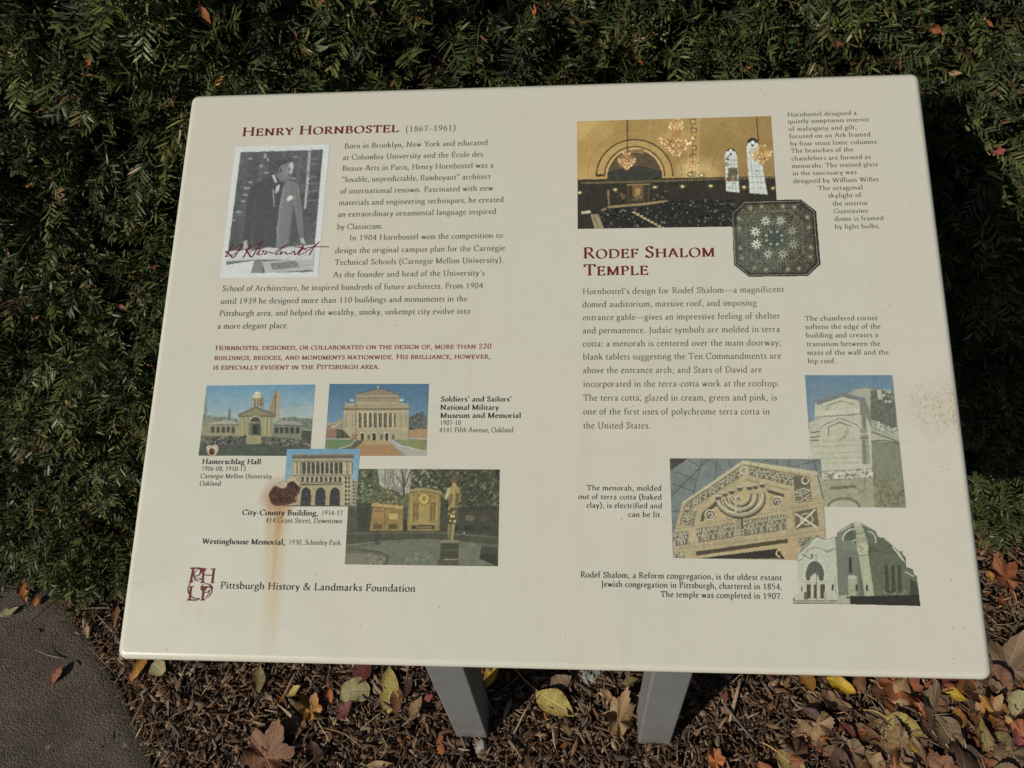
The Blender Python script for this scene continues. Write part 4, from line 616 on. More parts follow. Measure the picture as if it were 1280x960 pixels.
# ------------------------------------------------------------------ materials of the sign
def panel_material():
    t = NT('cream_enamel', 0.3, 0.5); v = t.obj(); sx = t.n('SeparateXYZ'); t.l(v, sx.inputs[0]); X, Y = sx.outputs[0], sx.outputs[1]
    c = t.mix(t.ramp(t.noise(v, 3.2, 5), 0, 1, .35, .65), (0.566, 0.563, 0.456, 1), (0.586, 0.560, 0.458, 1))
    c = t.mix(t.ramp(t.noise(v, 22, 5, .7), 0, .4, .5, .75), c, (0.535, 0.520, 0.415, 1))
    c = t.mix(t.ramp(t.noise(v, 900, 2), 0, .35, .5, .8), c, (0.50, 0.476, 0.385, 1))
    # dirt specks
    for sc, thr, k in ((85, .085, .8), (190, .085, .65), (38, .035, .9)):
        vo = t.n('TexVoronoi'); t.l(v, vo.inputs['Vector']); vo.inputs['Scale'].default_value = sc
        gate = t.ramp(t.noise(v, 9 + sc * .05, 2), 0, 1, .52, .6)
        f = t.math('MULTIPLY', t.math('MULTIPLY', t.ramp(vo.outputs['Distance'], 1, 0, thr * .4, thr), gate), k)
        c = t.mix(f, c, (0.17, 0.13, 0.085, 1))
    # long faint scuffs
    mp = t.n('Mapping'); t.l(v, mp.inputs[0]); mp.inputs['Rotation'].default_value = (0, 0, rad(-24)); mp.inputs['Scale'].default_value = (4, 60, 1)
    c = t.mix(t.math('MULTIPLY', t.ramp(t.noise(mp.outputs[0], 1.6, 6, .75), 0, 1, .60, .80), .36), c, (0.36, 0.30, 0.22, 1))
    mpv = t.n('Mapping'); t.l(v, mpv.inputs[0]); mpv.inputs['Scale'].default_value = (30, 1.6, 1)
    c = t.mix(t.math('MULTIPLY', t.ramp(t.noise(mpv.outputs[0], 1, 5, .7), 0, 1, .55, .8), .16), c, (0.40, 0.35, 0.25, 1))
    def blob(px, py, rx, ry, dist=0.0, nsc=60):
        cx, cy = on_panel(px, py); nz = t.noise(v, nsc, 4); 
        a = t.math('DIVIDE', t.math('SUBTRACT', X, cx), rx); b = t.math('DIVIDE', t.math('SUBTRACT', Y, cy), ry)
        d = t.math('SQRT', t.math('ADD', t.math('MULTIPLY', a, a), t.math('MULTIPLY', b, b)))
        return t.math('ADD', d, t.math('MULTIPLY', t.math('SUBTRACT', nz, .5), dist))
    # rust run below the chipped spot
    x0, y0 = on_panel(349, 628); x1, y1 = on_panel(337, 812)
    s_ = t.math('DIVIDE', t.math('SUBTRACT', Y, y0), y1 - y0)          # 0 top .. 1 lower edge
    cen = t.math('ADD', x0 - .002, t.math('MULTIPLY', t.math('MULTIPLY', t.noise(v, 7, 3), .012), s_))
    dx = t.math('ABSOLUTE', t.math('SUBTRACT', X, cen)); wd = t.ramp(s_, .018, .012, 0, 1)
    mpx = t.n('Mapping'); t.l(v, mpx.inputs[0]); mpx.inputs['Scale'].default_value = (160, 9, 1); st = t.noise(mpx.outputs[0], 1, 4, .7)
    core = t.math('SUBTRACT', 1.0, t.math('DIVIDE', dx, wd), clamp=True)
    f = t.math('MULTIPLY', t.math('MULTIPLY', core, t.ramp(s_, 1.0, .34, .0, .85)), t.ramp(st, .35, 1.15, .3, .7)); f = t.math('MULTIPLY', f, t.ramp(s_, 0, 1, -.08, .0)); f = t.math('MULTIPLY', f, t.ramp(s_, 1, .35, .9, 1.05), clamp=True)
    c = t.mix(t.math('MULTIPLY', f, 1.15, clamp=True), c, (0.47, 0.31, 0.11, 1)); c = t.mix(t.math('MULTIPLY', t.math('MULTIPLY', f, f), t.ramp(s_, .8, 0, 0, .45)), c, (0.38, 0.18, 0.05, 1))
    c = t.mix(t.ramp(blob(350, 620, .024, .023, .5), .8, 0, .6, 1.1), c, (0.40, 0.27, 0.15, 1))
    c = t.mix(t.ramp(blob(264, 563, .012, .012, .4), .4, 0, .5, 1.1), c, (0.50, 0.34, 0.20, 1))
    # brown spatter at the right edge
    vo = t.n('TexVoronoi'); t.l(v, vo.inputs['Vector']); vo.inputs['Scale'].default_value = 330; cx, cy = on_panel(1178, 512)
    mpr = t.n('Mapping'); t.l(v, mpr.inputs[0]); mpr.inputs['Scale'].default_value = (1.0, 1.7, 1); t.l(mpr.outputs[0], vo.inputs['Vector'])
    env = t.ramp(blob(1182, 512, .044, .037, .9, 45), 1, 0, .25, 1.15); spk = t.ramp(vo.outputs['Distance'], 1, 0, .22, .55); clot = t.ramp(t.noise(v, 130, 3, .7), 0, 1, .36, .52)
    c = t.mix(t.math('MULTIPLY', t.math('MULTIPLY', env, spk), t.math('MULTIPLY', clot, .7)), c, (0.27, 0.20, 0.085, 1)); c = t.mix(t.math('MULTIPLY', env, .22), c, (0.48, 0.40, 0.26, 1))
    vb = t.n('TexVoronoi'); t.l(mpr.outputs[0], vb.inputs['Vector']); vb.inputs['Scale'].default_value = 140; e2 = t.ramp(blob(1180, 512, .06, .05, 1.2, 30), 1, 0, .35, 1.1)
    c = t.mix(t.math('MULTIPLY', t.math('MULTIPLY', e2, t.ramp(vb.outputs['Distance'], 1, 0, .08, .26)), t.ramp(t.noise(v, 70, 3), 0, .75, .5, .6)), c, (0.27, 0.19, 0.08, 1))
    t.col(c); t.put(t.b.inputs['Roughness'], t.ramp(t.noise(v, 14, 4), .22, .42, .3, .7)); t.bump(t.noise(v, 240, 3), .04, .002)
    return t.m
M_PANEL = panel_material()
def print_material():
    t = NT('printed_enamel', 0.36, 0.4); a = t.n('Attribute', attribute_name='Col'); v = t.obj()
    t.col(t.mix(t.ramp(t.noise(v, 700, 2), 0, .14, .5, .8), a.outputs[0], (0.4, 0.37, 0.3, 1))); return t.m
M_PRINT = print_material()
def ink(name, c, rough=.45):
    t = NT(name, rough, .3); v = t.obj(); t.col(t.mix(t.ramp(t.noise(v, 500, 3), 0, .35, .45, .75), rgba(c, 1.1), rgba([min(255, k + 26) for k in c], 1.2))); return t.m
M_GREY, M_BLACK, M_RED, M_RED2 = ink('grey_brown_ink', (90, 84, 71)), ink('black_ink', (46, 42, 37)), ink('maroon_ink', (98, 26, 28)), ink('red_ink', (128, 42, 44))
def rust_material():
    t = NT('flaking_rust', 0.9, 0.15); a = t.n('Attribute', attribute_name='Col'); v = t.obj(); nz = t.noise(v, 420, 5, .75)
    t.col(t.mix(t.ramp(nz, 0, .5, .4, .75), a.outputs[0], (0.42, 0.34, 0.32, 1), 'MULTIPLY')); t.bump(nz, .9, .003); return t.m
M_RUST = rust_material()
def post_material():
    t = NT('grey_painted_metal', 0.5, 0.4); v = t.obj(); c = t.mix(t.ramp(t.noise(v, 18, 5), 0, 1, .3, .7), (0.160, 0.162, 0.156, 1), (0.192, 0.194, 0.187, 1))
    vo = t.n('TexVoronoi'); t.l(v, vo.inputs['Vector']); vo.inputs['Scale'].default_value = 60
    c = t.mix(t.math('MULTIPLY', t.ramp(vo.outputs['Distance'], 1, 0, .02, .06), .6), c, (0.07, 0.065, 0.055, 1)); sx = t.n('SeparateXYZ'); t.l(v, sx.inputs[0])
    c = t.mix(t.math('MULTIPLY', t.ramp(sx.outputs[2], 1, 0, 0, .17), t.ramp(t.noise(v, 50, 5), 0, .8, .4, .7)), c, (0.12, 0.095, 0.07, 1))
    t.col(c); t.bump(t.noise(v, 300, 3), .08, .002); return t.m
M_POST = post_material()

# ------------------------------------------------------------------ the sign: posts, enamel face, words and pictures
SIGN = tag(empty('information_sign', (0, 0, 0)), 'cream enamel information sign with text and photographs on two grey posts', 'sign')
def rounded(W, H, r, n=9):
    out = []
    for cx, cy, a0 in ((W / 2 - r, H / 2 - r, 0), (-W / 2 + r, H / 2 - r, 90), (-W / 2 + r, -H / 2 + r, 180), (W / 2 - r, -H / 2 + r, 270)):
        for a in np.linspace(a0, a0 + 90, n): out.append((cx + r * math.cos(rad(a)), cy + r * math.sin(rad(a))))
    return out
def build_panel():
    rf, th, rc = 0.0075, 0.024, 0.0105; rings = [(0.004, -th), (0.0, -th)]
    for a in np.linspace(0, 90, 8): rings.append((rf * (1 - math.cos(rad(a))), -rf + rf * math.sin(rad(a))))
    rings += [(rf + .001, 0.0), (rf + .004, 0.0)]
    V, Fs = [], []; m = None
    for ins, z in rings:
        P = rounded(PW + .006 - 2 * ins, PH + .008 - 2 * ins, max(rc - ins, .0025)); m = len(P); V += [(x, y, z) for x, y in P]
    for k in range(len(rings) - 1):
        for i in range(m): j = (i + 1) % m; Fs.append((k * m + i, k * m + j, (k + 1) * m + j, (k + 1) * m + i))
    Fs.append([(len(rings) - 1) * m + i for i in range(m)]); Fs.append([i for i in reversed(range(m))])
    o = mesh_obj('panel', V, Fs, M_PANEL, SIGN, smooth=True)
    o.data.polygons[len(Fs) - 1].use_smooth = False; o.data.polygons[len(Fs) - 2].use_smooth = False
    o.location = (0, 0, 0.85); o.rotation_euler = (TILT, 0, 0); return o
PANEL = build_panel()
def box_mesh(name, x0, x1, y0, y1, z0, ztop, mat, parent, bev=.0035):
    bm = bmesh.new(); vs = [bm.verts.new((x, y, z)) for z in (0, 1) for x, y in ((x0, y0), (x1, y0), (x1, y1), (x0, y1))]
    for i, v_ in enumerate(vs): v_.co.z = z0 if i < 4 else ztop(v_.co.y)
    for f in ((3, 2, 1, 0), (4, 5, 6, 7), (0, 1, 5, 4), (1, 2, 6, 5), (2, 3, 7, 6), (3, 0, 4, 7)): bm.faces.new([vs[i] for i in f])
    bmesh.ops.bevel(bm, geom=[e for e in bm.edges if abs(e.verts[0].co.z - e.verts[1].co.z) > .1], offset=bev, segments=3, affect='EDGES', profile=.5)
    me = bpy.data.meshes.new(name); bm.to_mesh(me); bm.free(); me.materials.append(mat); o = bpy.data.objects.new(name, me); COL.objects.link(o); o.parent = parent; return o
under = lambda y: 0.85 + math.tan(TILT) * y - 0.048
box_mesh('post', -.179, -.1215, -.2245, -.165, -.15, under, M_POST, SIGN); box_mesh('post', .1465, .2035, -.2255, -.166, -.15, under, M_POST, SIGN)
def bars():
    bm = bmesh.new()
    for (xa, xb, ya, yb) in ((-.42, .42, -.22, -.17), (-.42, .42, .17, .22), (-.17, -.13, -.17, .17), (.155, .195, -.17, .17)):
        r = bmesh.ops.create_cube(bm, size=1); bmesh.ops.scale(bm, vec=(xb - xa, yb - ya, .018), verts=r['verts']); bmesh.ops.translate(bm, vec=((xa + xb) / 2, (ya + yb) / 2, -.0345), verts=r['verts'])
    me = bpy.data.meshes.new('mounting_frame'); bm.to_mesh(me); bm.free(); me.materials.append(M_POST); o = bpy.data.objects.new('mounting_frame', me); COL.objects.link(o)
    o.parent = SIGN; o.location = (0, 0, .85); o.rotation_euler = (TILT, 0, 0)
bars()
A_, B_, C_, D_, E_ = (260, 140, 3.2), (240, 420, 2.909), (700, 130, 3.0476), (700, 340, 2.909), (700, 460, 2.6667)
TB = lambda *a, **k: text_block(*a, parent=PANEL, **k)
TB('heading_text', M_RED, [('Henry Hornbostel', 135, 762, 98, 80)], .0192, 11.5, 3.8, True, A_, label='maroon heading in small capitals')
TB('year_text', M_GREY, [('(1867–1961)', 790, 990, 79, 75)], .0140, 8, 3.8, False, A_)
TB('body_text', M_GREY, [('Born in Brooklyn, New York and educated', 545, 1118, 146, 133), ('at Columbia University and the École des', 539, 1099, 192, 179),
    ('Beaux-Arts in Paris, Henry Hornbostel was a', 536, 1142, 236, 223), ('“lovable, unpredictable, flamboyant” architect', 534, 1130, 281, 268),
    ('of international renown. Fascinated with new', 528, 1140, 327, 315), ('materials and engineering techniques, he created', 523, 1182, 373, 361),
    ('an extraordinary ornamental language inspired', 519, 1152, 419, 409), ('by Classicism.', 516, 700, 470, 467), ('In 1904 Hornbostel won the competition to', 565, 1178, 514, 504),
    ('design the original campus plan for the Carnegie', 508, 1187, 565, 555), ('Technical Schools (Carnegie Mellon University).', 506, 1182, 612, 603), ('As the founder and head of the University’s', 500, 1106, 662, 654),
    ('School of Architecture, he inspired hundreds of future architects. From 1904', 56, 1100, 719, 704), ('until 1939 he designed more than 110 buildings and monuments in the', 50, 1037, 770, 756),
    ('Pittsburgh area, and helped the wealthy, smoky, unkempt city evolve into', 44, 1048, 818, 806), ('a more elegant place.', 37, 322, 868, 865)], .0124, 7.8, 4.2, False, A_)
TB('emphasis_text', M_RED2, [('Hornbostel designed, or collaborated on the design of, more than 220', 84, 1088, 52, 46), ('buildings, bridges, and monuments nationwide. His brilliance, however,', 80, 1085, 89, 82),
    ('is especially evident in the Pittsburgh area.', 76, 682, 123, 120)], .0092, 10, 4.6, True, B_, label='red small capital sentence')
TB('caption_text', M_BLACK, [('Soldiers’ and Sailors’', 904, 1162, 239, 238), ('National Military', 902, 1115, 269, 268), ('Museum and Memorial', 902, 1196, 299, 297)], .0102, 12, 4.6, False, B_)
TB('caption_text', M_GREY, [('1907-10', 901, 977, 324, 324), ('4141 Fifth Avenue, Oakland', 899, 1168, 351, 350)], .0098, 8, 4.2, False, B_)
TB('caption_text', M_BLACK, [('Hamerschlag Hall', 36, 250, 467, 465)], .0102, 12, 4.6, False, B_)
TB('caption_text', M_GREY, [('1906-08; 1910-13', 34, 195, 491, 490), ('Carnegie Mellon University', 30, 290, 519, 517), ('Oakland', 27, 104, 545, 544)], .0092, 8, 4.2, False, B_)
TB('caption_text', M_BLACK, [('City-County Building,', 182, 459, 652, 652)], .0102, 12, 4.6, False, B_)
TB('caption_text', M_GREY, [('1914-17', 470, 547, 652, 652), ('414 Grant Street, Downtown', 267, 546, 679, 681)], .0094, 8, 4.2, False, B_)
TB('caption_text', M_BLACK, [('Westinghouse Memorial,', 36, 338, 757, 758)], .0102, 12, 4.6, False, B_)
TB('caption_text', M_GREY, [('1930, Schenley Park', 350, 540, 759, 760)], .0094, 8, 4.2, False, B_)
TB('maker_text', M_BLACK, [('Pittsburgh History & Landmarks Foundation', 275, 519, 736.2, 739.5)], .0128, 9.5, 4.2, False, (0, 0, 1))
TB('caption_text', M_GREY, [('Hornbostel designed a', 866, 1130, 47, 44), ('quietly sumptuous interior', 868, 1179, 72, 69), ('of mahogany and gilt,', 871, 1130, 101, 99), ('focused on an Ark framed', 873, 1183, 129, 126),
    ('by four stout Ionic columns.', 876, 1213, 157, 154), ('The branches of the', 879, 1117, 185, 183), ('chandeliers are formed as', 881, 1184, 214, 212), ('menorahs. The stained glass', 883, 1211, 242, 240), ('in the sanctuary was', 886, 1130, 271, 269),
    ('designed by William Willet.', 888, 1222, 299, 298), ('The octagonal', 983, 1153, 328, 327), ('skylight of', 1021, 1148, 356, 356), ('the interior', 1038, 1174, 387, 386), ('Guastavino', 1042, 1173, 416, 415), ('dome is framed', 1045, 1233, 445, 444), ('by light bulbs.', 1047, 1220, 475, 474)], .0098, 9.5, 4.6, False, C_)
TB('heading_text', M_RED, [('Rodef Shalom', 87, 590, 588, 583), ('Temple', 90, 336, 654, 651)], .0212, 11.5, 3.8, True, C_, label='maroon heading in small capitals on two lines')
TB('body_text', M_GREY, [('Hornbostel’s design for Rodef Shalom—a magnificent', 82, 815, 79, 76), ('domed auditorium, massive roof, and imposing', 81, 715, 127, 124), ('entrance gable—gives an impressive feeling of shelter', 82, 800, 174, 172), ('and permanence. Judaic symbols are molded in terra', 82, 800, 222, 220),
    ('cotta: a menorah is centered over the main doorway;', 82, 805, 270, 269), ('blank tablets suggesting the Ten Commandments are', 83, 804, 318, 317), ('above the entrance arch; and Stars of David are', 83, 734, 367, 367), ('incorporated in the terra-cotta work at the rooftop.', 84, 797, 417, 417),
    ('The terra cotta, glazed in cream, green and pink, is', 84, 789, 468, 468), ('one of the first uses of polychrome terra cotta in', 84, 763, 518, 519), ('the United States.', 84, 330, 569, 570)], .0126, 7.8, 4.2, False, D_)
TB('caption_text', M_GREY, [('The chamfered corner', 891, 1157, 177, 176), ('softens the edge of the', 892, 1166, 207, 207), ('building and creates a', 894, 1157, 238, 238), ('transition between the', 897, 1165, 270, 269), ('mass of the wall and the', 899, 1196, 301, 301), ('hip roof.', 901, 1005, 332, 332)], .0098, 9.5, 4.6, False, D_)
TB('caption_text', M_BLACK, [('The menorah, molded', 89, 338, 408, 409), ('out of terra cotta (baked', 61, 339, 437, 439), ('clay), is electrified and', 88, 340, 466, 468), ('can be lit.', 227, 340, 496, 498)], .0098, 9, 4.6, False, E_)
TB('caption_text', M_BLACK, [('Rodef Shalom, a Reform congregation, is the oldest extant', 68, 739, 699, 707), ('Jewish congregation in Pittsburgh, chartered in 1854.', 137, 741, 730, 738), ('The temple was completed in 1907.', 335, 742, 765, 769)], .0103, 9.5, 4.6, False, E_)
def ribbon(name, mat, strokes, zoom, wd, parent, z=Z_TEXT + .0002, smooth=True):   # pen lines on the face: (points, width factor)
    V, Fs = [], []; ox, oy, sc = zoom
    for si, (P, kf) in enumerate(strokes):
        Q = np.array([on_panel(ox + x / sc, oy + y / sc) for x, y in (catmull(P, n=6) if smooth else P)])
        T = np.gradient(Q, axis=0); T /= np.linalg.norm(T, axis=1)[:, None] + 1e-12; ang = np.arctan2(T[:, 1], T[:, 0]); hw = wd * kf * (.45 + .55 * np.abs(np.sin(ang - .5))) / 2
        N = np.stack([-T[:, 1], T[:, 0]], 1) * hw[:, None]; n0 = len(V); m = len(Q); zz = z + si * .000004
        V += [(x, y, zz) for x, y in Q + N] + [(x, y, zz) for x, y in Q - N]; Fs += [(n0 + m + i, n0 + m + i + 1, n0 + i + 1, n0 + i) for i in range(m - 1)]
    return mesh_obj(name, V, Fs, mat, parent)
# signature across the portrait
ribbon('signature', M_RED, [([(180, 130), (150, 190), (98, 270)], 1), ([(95, 215), (150, 200), (285, 125)], 1), ([(285, 125), (240, 200), (185, 275), (150, 245), (100, 210)], 1), ([(110, 265), (200, 235), (270, 185)], .8),
    ([(370, 130), (330, 210), (288, 278)], 1), ([(310, 185), (345, 175), (500, 95)], 1), ([(500, 95), (440, 180), (382, 270), (350, 235), (315, 190)], 1), ([(325, 225), (400, 200), (470, 175), (430, 240)], .8),
    ([(440, 250), (475, 205), (510, 205), (480, 245), (450, 240)], .8), ([(500, 210), (540, 205), (515, 245), (560, 215), (590, 225), (610, 232)], .8), ([(610, 232), (690, 175), (770, 130)], .9), ([(770, 130), (690, 190), (635, 240), (680, 235), (700, 205), (690, 240), (730, 215), (760, 240), (790, 225)], .9),
    ([(790, 240), (830, 205), (840, 240), (860, 235), (935, 145)], .9), ([(835, 160), (900, 165), (960, 190)], 1), ([(935, 150), (880, 240), (920, 235), (1000, 185), (1105, 105)], 1), ([(1105, 105), (1040, 170), (995, 250)], 1), ([(900, 200), (1000, 165), (1100, 160), (1200, 160)], 1)], (270, 290, 8.533), .0017, PANEL)
# monogram: P H over L F with a large looping C
def monogram():
    Z = (220, 700, 16.0); V = []
    def bar(x0, y0, x1, y1): V.append(([(x0, y0), (x1, y1)], 1))
    wide = [([(345, 170), (290, 445)], 1), ([(550, 180), (530, 450)], 1), ([(755, 185), (725, 450)], 1), ([(300, 540), (270, 795)], 1), ([(555, 570), (525, 800)], 1)]
    ribbon('monogram', M_RED, wide, Z, .0024, PANEL, smooth=False)
    thin = [([(285, 168), (370, 166), (480, 175), (495, 240), (450, 310), (380, 325)], 1.9), ([(250, 450), (335, 440)], 1.2), ([(480, 455), (575, 452)], 1.2), ([(500, 178), (600, 180)], 1.2), ([(690, 182), (790, 182)], 1.3), ([(690, 458), (755, 458)], 1.3), ([(545, 305), (735, 305)], 1.2),
            ([(250, 538), (350, 538)], 1.3), ([(220, 800), (420, 802), (460, 765)], 1.7), ([(490, 805), (575, 802)], 1.3), ([(500, 540), (600, 545), (690, 540), (720, 575)], 2.2), ([(540, 655), (650, 645), (640, 620)], 1.2),
            ([(590, 220), (540, 170), (450, 180), (370, 250), (360, 340), (420, 420), (490, 400), (470, 370), (400, 375), (300, 450), (240, 560), (260, 680), (350, 760), (450, 775)], .8), ([(560, 790), (660, 730), (715, 620), (700, 520), (620, 480), (540, 490), (500, 550), (520, 610), (580, 610), (600, 570), (560, 550), (530, 575)], .9), ([(560, 600), (520, 570), (550, 540)], 2.4), ([(590, 760), (650, 680), (670, 590)], .7)]
    o = ribbon('monogram_flourish', M_RED, thin, Z, .0011, PANEL, z=Z_TEXT + .0003)
monogram()
pic_portrait(M_PRINT, PANEL); pic_interior(M_PRINT, PANEL); pic_octagon(M_PRINT, PANEL); pic_hall(M_PRINT, PANEL); pic_columns(M_PRINT, PANEL)
pic_city(M_PRINT, PANEL); pic_memorial(M_PRINT, PANEL); pic_corner(M_PRINT, PANEL); pic_menorah(M_PRINT, PANEL); pic_temple(M_PRINT, PANEL)
def rust_spots():
    o1 = catmull([(200, 480), (235, 450), (300, 425), (345, 432), (395, 378), (430, 366), (470, 405), (508, 470), (498, 560), (465, 600), (460, 660), (380, 690), (300, 712), (215, 705), (170, 670), (150, 600), (140, 555), (170, 520)], True, 6)
    p = Pic(320, 555, 9.143, [(120, 350), (530, 350), (530, 730), (120, 730)], (206, 190, 166), 31)
    p.tex(p.whole(), 16, 24, 1); p.poly(catmull([(160, 540), (215, 480), (255, 490), (300, 505), (345, 490), (370, 440), (430, 425), (470, 460), (505, 500), (495, 560), (455, 610), (455, 670), (360, 695), (220, 712), (165, 665), (145, 600)], True, 6), (112, 74, 58))
    core = catmull([(165, 545), (215, 492), (260, 505), (305, 520), (350, 505), (380, 455), (425, 440), (470, 480), (488, 520), (440, 600), (430, 640), (330, 672), (225, 685), (175, 640)], True, 6)
    p.poly(core, (86, 60, 56)); p.tex(core, 30, 16, 2, (1, .88, .84)); p.dots(core, 90, 8, [(64, 44, 42), (112, 74, 62), (92, 62, 56)]); p.dots(o1, 70, 8, [(160, 100, 66), (132, 82, 60), (186, 140, 104)], .6)
    p.finish('rust_spot', M_RUST, PANEL, .00060, outline=o1, label='large dark rust spot with chipped white rim', step=.4, grain=6)
    o2 = catmull([(145, 720), (172, 692), (205, 702), (222, 686), (252, 690), (266, 718), (260, 760), (232, 795), (192, 803), (160, 772)], True, 6)
    p = Pic(240, 470, 8.0, [(130, 670), (280, 670), (280, 815), (130, 815)], (206, 194, 174), 33); k = catmull([(172, 755), (180, 730), (205, 725), (226, 745), (225, 775), (205, 792), (180, 785)], True, 5); p.poly(k, (124, 72, 48)); p.tex(k, 22, 10, 2); p.ell(200, 770, 14, 10, (84, 46, 36))
    p.finish('rust_spot', M_RUST, PANEL, .00060, outline=o2, label='small rust spot with chipped white rim', step=.4)
rust_spots()
# ------------------------------------------------------------------ ground: soil, path, bark mulch
def soil_material():
    t = NT('dark_soil', 0.95, 0.1); v = t.obj(); n1 = t.noise(v, 40, 8, .7)
    c = t.mix(t.ramp(n1, 0, 1, .3, .7), (0.05, 0.031, 0.02, 1), (0.12, 0.078, 0.048, 1)); t.col(c); t.bump(n1, .8, .02); return t.m
def path_material():
    t = NT('weathered_asphalt', 0.92, 0.15); v = t.obj(); c = t.mix(t.ramp(t.noise(v, 9, 6, .65), 0, 1, .3, .7), (0.092, 0.075, 0.057, 1), (0.142, 0.117, 0.090, 1))
    vo = t.n('TexVoronoi'); t.l(v, vo.inputs['Vector']); vo.inputs['Scale'].default_value = 260; wn = t.n('SeparateColor'); t.l(vo.outputs['Color'], wn.inputs[0])
    c = t.mix(t.math('MULTIPLY', t.ramp(wn.outputs[0], 0, 1, .70, .92), t.ramp(vo.outputs['Distance'], 1, 0, .15, .42)), c, (0.21, 0.18, 0.145, 1)); c = t.mix(t.math('MULTIPLY', t.ramp(wn.outputs[1], 0, .8, .72, .9), t.ramp(vo.outputs['Distance'], 1, 0, .1, .45)), c, (0.028, 0.023, 0.02, 1))
    vs = t.n('TexVoronoi'); t.l(v, vs.inputs['Vector']); vs.inputs['Scale'].default_value = 34; ws = t.n('SeparateColor'); t.l(vs.outputs['Color'], ws.inputs[0])
    c = t.mix(t.math('MULTIPLY', t.ramp(ws.outputs[0], 0, .8, .78, .84), t.ramp(vs.outputs['Distance'], 1, 0, .1, .17)), c, (0.30, 0.27, 0.22, 1))
    c = t.mix(t.ramp(t.noise(v, 55, 6, .75), 0, .65, .5, .72), c, (0.038, 0.03, 0.024, 1)); c = t.mix(t.ramp(t.noise(v, 3.5, 5, .7), 0, .55, .48, .68), c, (0.05, 0.04, 0.03, 1)); t.col(c)
    t.bump(t.math('ADD', t.noise(v, 420, 5, .7), t.math('MULTIPLY', vo.outputs['Distance'], -.9)), .75, .004); return t.m
def chip_material(name, rough=.85):
    t = NT(name, rough, .2); a = t.n('Attribute', attribute_name='Col'); v = t.obj(); mp = t.n('Mapping'); t.l(v, mp.inputs[0]); mp.inputs['Scale'].default_value = (1, 1, 1)
    t.col(t.mix(t.ramp(t.noise(mp.outputs[0], 420, 4, .7), 0, .75, .35, .75), a.outputs[0], (0.45, 0.39, 0.34, 1), 'MULTIPLY')); t.bump(t.noise(v, 600, 3), .5, .002); return t.m
M_SOIL, M_PATH, M_CHIP = soil_material(), path_material(), chip_material('bark_chips')
tag(mesh_obj('ground', [(-60, -60, -.012), (60, -60, -.012), (60, 60, -.012), (-60, 60, -.012)], [(0, 1, 2, 3)], M_SOIL), None, None, kind='structure')
# path: the edge runs away from the camera, left of the mulch
EDGE = [on_ground(*p)[:2] for p in ((256, 1060), (198, 960), (171, 900), (144, 845), (114, 795), (88, 757))]
_a, _b = EDGE[0] - EDGE[1], EDGE[-1] - EDGE[-2]
EDGE = [EDGE[0] + _a * 60, EDGE[0] + _a * 6, EDGE[0] + _a * 2] + EDGE + [EDGE[-1] + _b * 2, EDGE[-1] + _b * 6, EDGE[-1] + _b * 40]
def build_path():
    E2 = catmull(EDGE, n=10); r = np.random.default_rng(4); n = len(E2); jit = np.convolve(r.normal(0, .006, n + 8), np.ones(5) / 5, 'same')[4:-4]
    E2 = E2 + np.stack([jit, r.normal(0, .0015, n)], 1); V, Fs = [], []
    for x, y in E2: V += [(x - 5, y, .005), (x - .05, y, .005), (x - .014, y, .002), (x + .004, y, -.006), (x + .006, y, -.02)]
    for i in range(n - 1):
        for k in range(4): Fs.append((i * 5 + k, i * 5 + k + 1, i * 5 + 6 + k, i * 5 + 5 + k))
    tag(mesh_obj('path', V, Fs, M_PATH, smooth=True), None, None, kind='structure'); return E2
EDGE_L = build_path()
def edge_x(y): i = np.argsort(EDGE_L[:, 1]); return np.interp(y, EDGE_L[i, 1], EDGE_L[i, 0])
